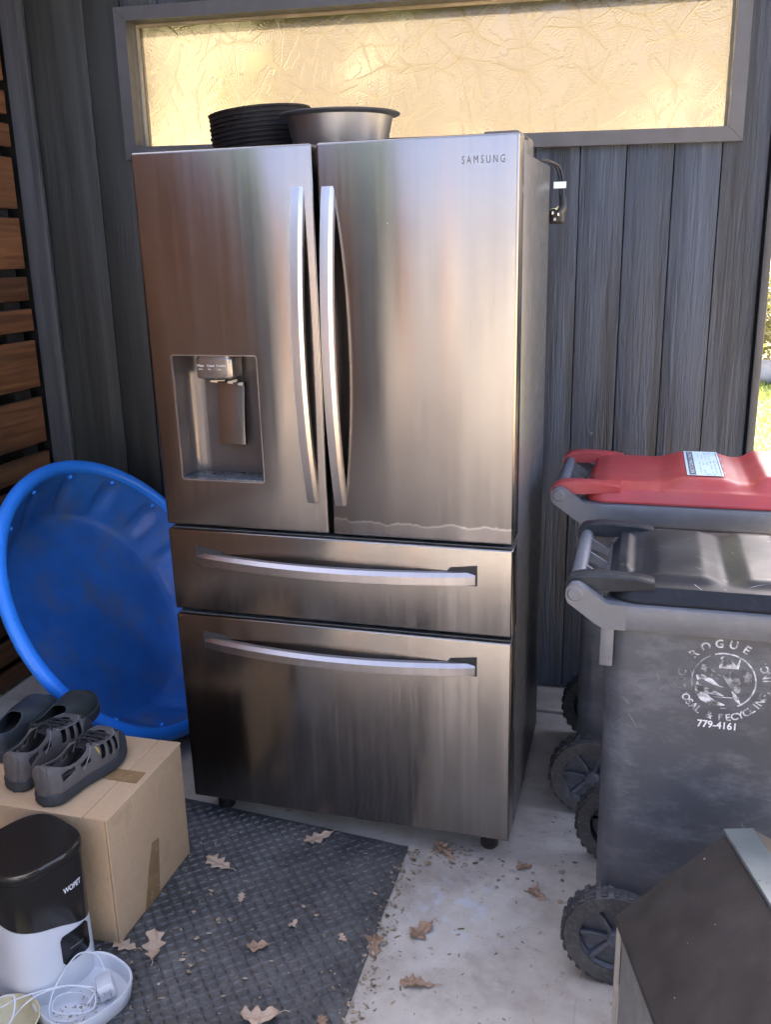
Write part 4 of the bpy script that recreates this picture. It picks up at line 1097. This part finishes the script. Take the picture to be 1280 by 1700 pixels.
for i in range(72):
    a = 2 * PI * i / 72; c_, q_ = math.cos(a), math.sin(a); n_ = 2.6
    outr.append((.150 + .093 * math.copysign(abs(c_) ** (2 / n_), c_), .100 * math.copysign(abs(q_) ** (2 / n_), q_)))
rg = [[(lerp(.150, x, s_), y * s_, z) for x, y in outr] for z, s_ in ((.0, .90), (.004, .94), (.042, 1.0), (.0455, .985), (.043, .945), (.012, .88), (.010, .80))]
tb_.loft(rg, True, True); tray = tb_.obj('tray', 'white_plastic', fd, smooth=45)
# power adapter and its cable lying in the tray
def refeed(p):
    q = Matrix.Rotation(math.radians(-21.5), 3, 'Z') @ (Vector(p) - Vector((-.072, -.635, 0))); return q + Vector((-.058, -.640, 0))
ad = thing('power_adapter', 'white power adapter with loose coiled cable in the feeder tray', 'adapter', refeed((.108, -.598, .044)), (math.radians(12), math.radians(-8), math.radians(-52)))
B().box(-.026, .026, -.017, .017, -.017, .017, .003).obj('housing', 'white_plastic', ad, smooth=40)
pr = B(); pr.box(.0262, .041, -.0085, -.0065, -.004, .004); pr.box(.0262, .041, .0065, .0085, -.004, .004); pr.obj('prong', 'prong_metal', ad)
Minv = Matrix.LocRotScale(ad.location, ad.rotation_euler, None).inverted()
def local(pts_): return [Minv @ Vector(p) for p in pts_]
cbl = B()
path = [(.088, -.588, .045), (.074, -.577, .06), (.052, -.580, .085), (.036, -.61, .098), (.036, -.65, .08), (.046, -.69, .052), (.075, -.715, .036), (.110, -.700, .030), (.125, -.668, .032), (.112, -.640, .036), (.082, -.635, .036), (.055, -.655, .040), (.050, -.685, .044), (.075, -.707, .044), (.110, -.69, .042), (.135, -.655, .040), (.118, -.632, .046), (.090, -.628, .050), (.055, -.655, .058), (.035, -.70, .064), (.03, -.735, .064), (.024, -.77, .045), (.028, -.80, .024), (.045, -.835, .012), (.05, -.90, .012)]
cbl.tube(local(spline([refeed(p) for p in path], 8)), .0018, 7)
path2 = [(.122, -.655, .047), (.105, -.622, .050), (.080, -.63, .052), (.050, -.662, .060), (.028, -.705, .066), (.012, -.745, .07), (-.004, -.775, .062), (-.02, -.79, .05), (-.03, -.80, .052), (-.018, -.775, .075), (.010, -.755, .085), (.032, -.765, .075), (.038, -.785, .05), (.03, -.82, .03), (.01, -.88, .012)]
cbl.tube(local(spline([refeed(p) for p in path2], 8)), .0018, 7)
cbl.obj('cable', 'white_plastic', ad, smooth=60)
# cream bowl in the corner
bw_ = B().lathe([(0, .004), (.040, .004), (.055, .018), (.066, .045), (.070, .052), (.073, .051), (.070, .043), (.058, .013), (.042, .0), (0, .0)], 40)
o = bw_.obj('pet_bowl', 'cream_plastic', None, smooth=45); o.location = (-.022, -.822, .0085); tag(o, 'shallow cream plastic bowl in the lower left corner', 'bowl')

# ------------------------------------------------------------------ oak leaves
def leaf_mesh(seed, mat, L=.085, curl=.4):
    rnd = random.Random(seed); n_ = 34
    lob = (3.5, 2.5, 4.5, 3.0)[seed % 4]; wf = (1.0, 1.2, .85, 1.05)[seed % 4]
    def half(t):   # half width along the leaf
        w_ = .36 * wf * math.sin(PI * min(1, t ** .85)) ** .65 * (.6 + .55 * t)
        return max(.012, w_ * (.74 + .26 * math.cos(2 * PI * lob * t + rnd.uniform(-.25, .25) + PI)))
    v = []; f = []; m_ = 5; ph = rnd.uniform(0, 6)
    for i in range(n_ + 1):
        t = i / n_
        for s in range(-m_, m_ + 1):
            q = s / m_; w_ = half(t) if t < .985 else .02
            y = (t - .5) + .10 * abs(q) ** 1.2 * math.sin(PI * t); x = w_ * q * (1.0 if s < 0 else rnd.uniform(.9, 1.02))
            z = curl * (.55 * abs(x) ** 1.5 + .28 * (t - .5) ** 2 + .05 * math.sin(7 * t + ph) * (.3 + abs(q)) + .035 * math.sin(5 * q + ph + 5 * t))
            v.append((x * L, y * L, z * L))
    zmin = min(p[2] for p in v); v = [(x, y, z - zmin) for x, y, z in v]; w1 = 2 * m_ + 1
    for i in range(n_):
        for s in range(2 * m_): k = i * w1 + s; f.append((k, k + 1, k + w1 + 1, k + w1))
    b = B().add(v, f)
    st = [(0, -.5 * L, v[m_][2]), (.004, -.62 * L, v[m_][2] + .002), (.002, -.74 * L, v[m_][2])]
    b.tube(st, .0009, 5)
    me = bpy.data.meshes.new('leaf'); me.from_pydata(b.v, [], b.f); me.materials.append(M[mat]); me.update()
    me.polygons.foreach_set('use_smooth', [True] * len(me.polygons)); return me
lm = [leaf_mesh(4, 'oak_leaf_tan', curl=.35), leaf_mesh(1, 'oak_leaf_brown', curl=.8), leaf_mesh(3, 'oak_leaf_tan', curl=1.1), leaf_mesh(5, 'oak_leaf_brown', curl=1.6), leaf_mesh(6, 'oak_leaf_brown', curl=1.0)]
leaves = [  # x, y, mesh, scale, rot, tilt, label
    (.382, -.022, 0, 1.0, 2.3, 0, 'tan oak leaf flat on the mat just below the bottom drawer', 1),
    (.160, -.190, 0, 1.0, 1.2, .1, 'tan oak leaf on the mat right of the cardboard box', 1),
    (.150, -.515, 2, 1.05, .4, .15, 'tan oak leaf on the mat beside the feeder tray', 1),
    (.383, -.448, 1, .62, 2.0, .2, 'small brown oak leaf alone near the middle of the mat', 1),
    (.735, .012, 4, 1.0, .9, .5, 'brown curled oak leaf standing against the bottom drawer', 0),
    (.742, -.296, 1, .85, 2.6, .1, 'brown oak leaf on bare concrete midway along the mat edge', 0),
    (.645, -.372, 3, .75, .2, .3, 'crumpled brown oak leaf lying across the right edge of the mat', 0),
    (.770, -.458, 4, .9, 1.7, .1, 'dark brown oak leaf on the concrete nearest the bottom edge', 0),
    (.570, -.374, 2, .36, .8, .2, 'tiny brown leaf scrap on the mat near its right edge', 1),
    (.438, -.358, 2, .36, 2.8, .1, 'tiny tan leaf scrap in the middle of the mat', 1),
    (.995, -.100, 3, .62, 1.1, .1, 'dark brown crumpled leaf on the concrete beside the bin wheel', 0),
    (.950, .000, 3, .55, 2.2, .1, 'small dark brown leaf on the concrete right of the refrigerator foot', 0),
    (.470, -.640, 2, 1.0, 1.9, .2, 'brown oak leaf cut off by the bottom edge on the mat', 1),
    (.607, -.625, 4, .6, .5, .2, 'small brown leaf by the mat corner at the bottom edge', 1),
    (.275, -.300, 0, .42, .3, .1, 'small pale tan leaf scrap below the taped side of the box', 1),
    (.075, -.520, 0, .8, 1.4, .05, 'brown oak leaf pressed against the foot of the cardboard box', 1),
]
for x, y, mi, s, rz, tl, lab, onmat in leaves:
    o = bpy.data.objects.new('oak_leaf', lm[mi]); C.objects.link(o); o.location = (x, y, .0102 if onmat else .0012); o.scale = (s,) * 3
    o.rotation_euler = (tl * .35 if mi != 3 else tl * .5, 0, rz); tag(o, lab, 'leaf', 'fallen oak leaves')
o = bpy.data.objects.new('oak_leaf', lm[1]); C.objects.link(o); o.scale = (.5,) * 3; o.location = pc + Vector((.015, -.29, -.33)); o.rotation_euler = (.5, 1.0, .4)
tag(o, 'small brown leaf caught inside the blue pool near its lower rim', 'leaf', 'fallen oak leaves')
# crumbs, needles and flakes
random.seed(23); lb = B()
def crumb(x, y, z, s, ln):
    a = random.uniform(0, PI); c_, s_ = math.cos(a), math.sin(a); hz = s * random.uniform(.3, .9)
    def q(u, v, w_): return (x + u * c_ - v * s_, y + u * s_ + v * c_, z + w_)
    lb.add([q(-ln, -s, 0), q(ln, -s * .6, 0), q(ln * .8, s, 0), q(-ln * .9, s * .7, 0), q(random.uniform(-.3, .3) * ln, 0, hz)], [(0, 1, 4), (1, 2, 4), (2, 3, 4), (3, 0, 4)])
for k in range(1300):
    t = random.random()
    if k < 760:    # along the right edge of the mat
        y = -random.random() ** .8 * 1.1; x = .634 - .017 * y + random.gauss(.014, .022); z = .001 if x > .636 - .017 * y else .0085
        if x < .63 - .017 * y and random.random() < .6: continue
    elif k < 1020: x = random.uniform(.0, .62); y = random.uniform(-.9, 0); z = .0105
    elif k < 1180: x = random.uniform(.68, 1.1); y = random.uniform(-.8, .4); z = .001
    else: x = random.gauss(.74, .05); y = random.gauss(.0, .035); z = .001
    s = .0006 + .0028 * random.random() ** 3; crumb(x, y, z, s, s * random.uniform(1, 3.0))
def flake(x, y, z, s):
    a0_ = random.uniform(0, 6); nn = random.randint(5, 7); ph = random.uniform(0, 6)
    pts_ = [(x + s * (q_ := random.uniform(.45, 1.1)) * math.cos(a0_ + 2 * PI * i / nn), y + s * q_ * .7 * math.sin(a0_ + 2 * PI * i / nn), z + s * .35 * (1 + math.sin(ph + 2 * PI * i / nn)) * .5) for i in range(nn)]
    lb.add(pts_ + [(x, y, z + s * .3)], [(i, (i + 1) % nn, nn) for i in range(nn)])
for k in range(150):
    if k < 80: y = -random.random() * 1.0; x = .640 - .017 * y + random.gauss(.012, .016); z = .002 if x > .637 - .017 * y else .009
    elif k < 105: x = random.gauss(.75, .05); y = random.gauss(-.005, .03); z = .002
    elif k < 125: x = random.gauss(.95, .07); y = random.gauss(-.02, .06); z = .002
    elif k < 138: x = random.gauss(.30, .12); y = random.gauss(-.33, .12); z = .0105
    else: x = random.gauss(.24, .06); y = random.gauss(-.5, .06); z = .0105
    flake(x, y, z, random.uniform(.003, .011))
for k in range(90):  # kibble dust in the tray
    x = .098 + random.gauss(0, .035); y = -.655 + random.gauss(0, .035)
    if .05 < x < .145 and -.71 < y < -.58:
        x, y, _ = refeed((x, y, 0)); crumb(x, y, .0195, random.uniform(.0008, .0022), random.uniform(.001, .004))
tag(lb.obj('leaf_litter', 'litter', fix=False), 'scattered leaf crumbs and dry needles on mat and concrete', 'litter', kind='stuff')

# ------------------------------------------------------------------ outside: shrubs and added trees beyond the wall, added yard behind the camera
def foliage(rnd, centers, n_, size, flat=1.0):
    b = B()
    for _ in range(n_):
        c, r_ = rnd.choice(centers); 
        while True:
            p = Vector((rnd.uniform(-1, 1), rnd.uniform(-1, 1), rnd.uniform(-1, 1)))
            if .35 < p.length < 1: break
        p = Vector(c) + Vector((p.x * r_, p.y * r_, p.z * r_ * flat)); s = size * rnd.uniform(.6, 1.4)
        d = Vector((rnd.gauss(0, 1), rnd.gauss(0, 1), rnd.gauss(0, .7))).normalized(); e_ = d.cross(Vector((rnd.gauss(0, 1), rnd.gauss(0, 1), rnd.gauss(0, 1)))).normalized()
        b.add([p - d * s, p + e_ * s * .4, p + d * s, p - e_ * s * .4], [(0, 1, 2, 3)])
    return b
def shrub(loc, r_, h_, label, dry, seed):
    rnd = random.Random(seed); t = thing('shrub', label, 'shrub', loc, group='shrubs beyond the lawn')
    cs = [((rnd.uniform(-.6, .6) * r_, rnd.uniform(-.6, .6) * r_, h_ * rnd.uniform(.3, .75)), r_ * rnd.uniform(.35, .6)) for _ in range(9)]
    foliage(rnd, cs, 1500, .06).obj('crown', 'foliage_dry' if dry else 'foliage', t, fix=False)
    st = B()
    for c, _r2 in cs: st.tube([(0, 0, 0), (c[0] * .4, c[1] * .4, c[2] * .5), c], lambda q: .03 * (1 - q) + .006, 6)
    st.obj('stem', 'bark', t, smooth=60)
def tree(loc, h_, r_, label, seed, n_=9000, ls=.16):
    rnd = random.Random(seed); t = thing('tree', label, 'tree', loc, group='trees added for the window tint and door reflections')
    cs = [((rnd.uniform(-.75, .75) * r_, rnd.uniform(-.75, .75) * r_, h_ * rnd.uniform(.45, .95)), r_ * rnd.uniform(.25, .5)) for _ in range(16)]
    foliage(rnd, cs, n_, ls, .8).obj('crown', 'foliage', t, fix=False)
    tk = B(); tk.tube([(0, 0, -.1), (.05, 0, h_ * .25), (-.05, .1, h_ * .5), (0, 0, h_ * .8)], lambda q: .17 * (1 - q) + .03, 10)
    for c, _r2 in cs[:9]: tk.tube([(0, 0, h_ * .35), (c[0] * .5, c[1] * .5, lerp(h_ * .35, c[2], .6)), c], lambda q: .06 * (1 - q) + .01, 6)
    tk.obj('trunk', 'bark', t, smooth=60)
shrub((2.45, 10.6, -.05), .9, 1.35, 'dry olive shrub seen past the right end of the wall', True, 3)
shrub((3.2, 11.6, -.05), 1.1, 1.3, 'green shrub behind the dry one at the right edge', False, 4)
for i, (x, y, s) in enumerate(((2.2, 9.75, .22), (2.55, 9.9, .28), (2.9, 9.8, .2))):
    rnd = random.Random(i); bm = bmesh.new(); bmesh.ops.create_icosphere(bm, subdivisions=3, radius=s)
    for v in bm.verts: v.co *= 1 + .25 * mnoise.noise(v.co * 6 + Vector((i * 5, 0, 0))); v.co.z *= .6
    b = B().add([v.co[:] for v in bm.verts], [[v.index for v in f.verts] for f in bm.faces]); bm.free()
    o = b.obj('boulder', 'stone', None, smooth=40); o.location = (x, y, s * .2); tag(o, ('left', 'middle', 'right')[i] + ' pale boulder at the far edge of the lawn', 'boulder', 'boulders beyond the lawn')
for i, (x, y, h_, r_) in enumerate(((-12.5, 23, 10, 3.2), (-7.2, 25, 11, 3.4), (-2.6, 23.5, 10, 3.0), (2.2, 26, 11, 3.2), (7.4, 24, 10, 3.0))):
    tree((x, y, -.05), h_, r_, 'added green tree behind the window, ' + ('leftmost', 'second from left', 'middle one', 'second from right', 'rightmost')[i] + ' of five', 20 + i, 9000, .27)  # added to put green into the upper part of the window
# lawn grass near the right end of the wall
random.seed(5); gb = B()
for _ in range(9000):
    y = random.uniform(1.6, 9.8); x = 1.2 + .137 * (y + 2.07) + random.uniform(-.5, .9)
    s = random.uniform(.03, .08); a = random.uniform(0, 2 * PI); l_ = random.uniform(-.02, .02); w_ = .004 + .0006 * y
    gb.add([(x - w_ * math.cos(a), y - w_ * math.sin(a), -.046), (x + w_ * math.cos(a), y + w_ * math.sin(a), -.046), (x + l_, y + l_, s - .046)], [(0, 1, 2)])
tag(gb.obj('grass', 'grass_blade', fix=False), 'sunlit lawn grass past the right end of the wall', 'grass', kind='stuff')
# yard behind the camera, unseen and added for the steel doors to reflect
hs = thing('house', 'taupe house across the driveway, added for the doors to reflect', 'house', (-.5, -11.5, 0))
B().box(-3.2, 9.0, -5, 0, -.05, 3.0).obj('wall', 'stucco', hs)
B().prism([(-5.6, 2.98), (.5, 2.98), (-2.5, 4.6)], 'x', -3.6, 9.4).obj('added_roof', 'shingle', hs)
B().box(.55, 1.55, .001, .05, 0, 2.2).obj('side_door', 'cabinet_paint', hs)
B().box(-2.6, -1.75, .001, .05, 0, 2.1).obj('door', 'chest_brown', hs)
for px_ in (-2.85, -1.45, .1): B().box(px_, px_ + .14, 2.6, 2.74, 0, 2.9).obj('porch_post', 'cedar', hs)  # posts added as vertical streaks in the door reflections
B().box(-3.05, -2.97, .002, .08, 0, 2.9).obj('downpipe', 'white_plastic', hs)
for x in (-1.2, 1.6, 5.2):
    w = B().box(x, x + 1.1, .001, .04, .9, 2.2).obj('window', 'black_gloss', hs)
    for q in ((x - .06, x, .82, 2.28), (x + 1.1, x + 1.16, .82, 2.28), (x, x + 1.1, .82, .899), (x, x + 1.1, 2.201, 2.28)): B().box(q[0], q[1], .001, .06, q[2], q[3]).obj('frame', 'white_plastic', w)
tree((-5.2, -9.0, -.05), 6.0, 2.3, 'added dark green tree at the left of the driveway', 40)  # unseen tree, added for the doors to reflect
tree((7.0, -8.0, -.05), 6.0, 2.2, 'added green tree at the right of the driveway', 41)
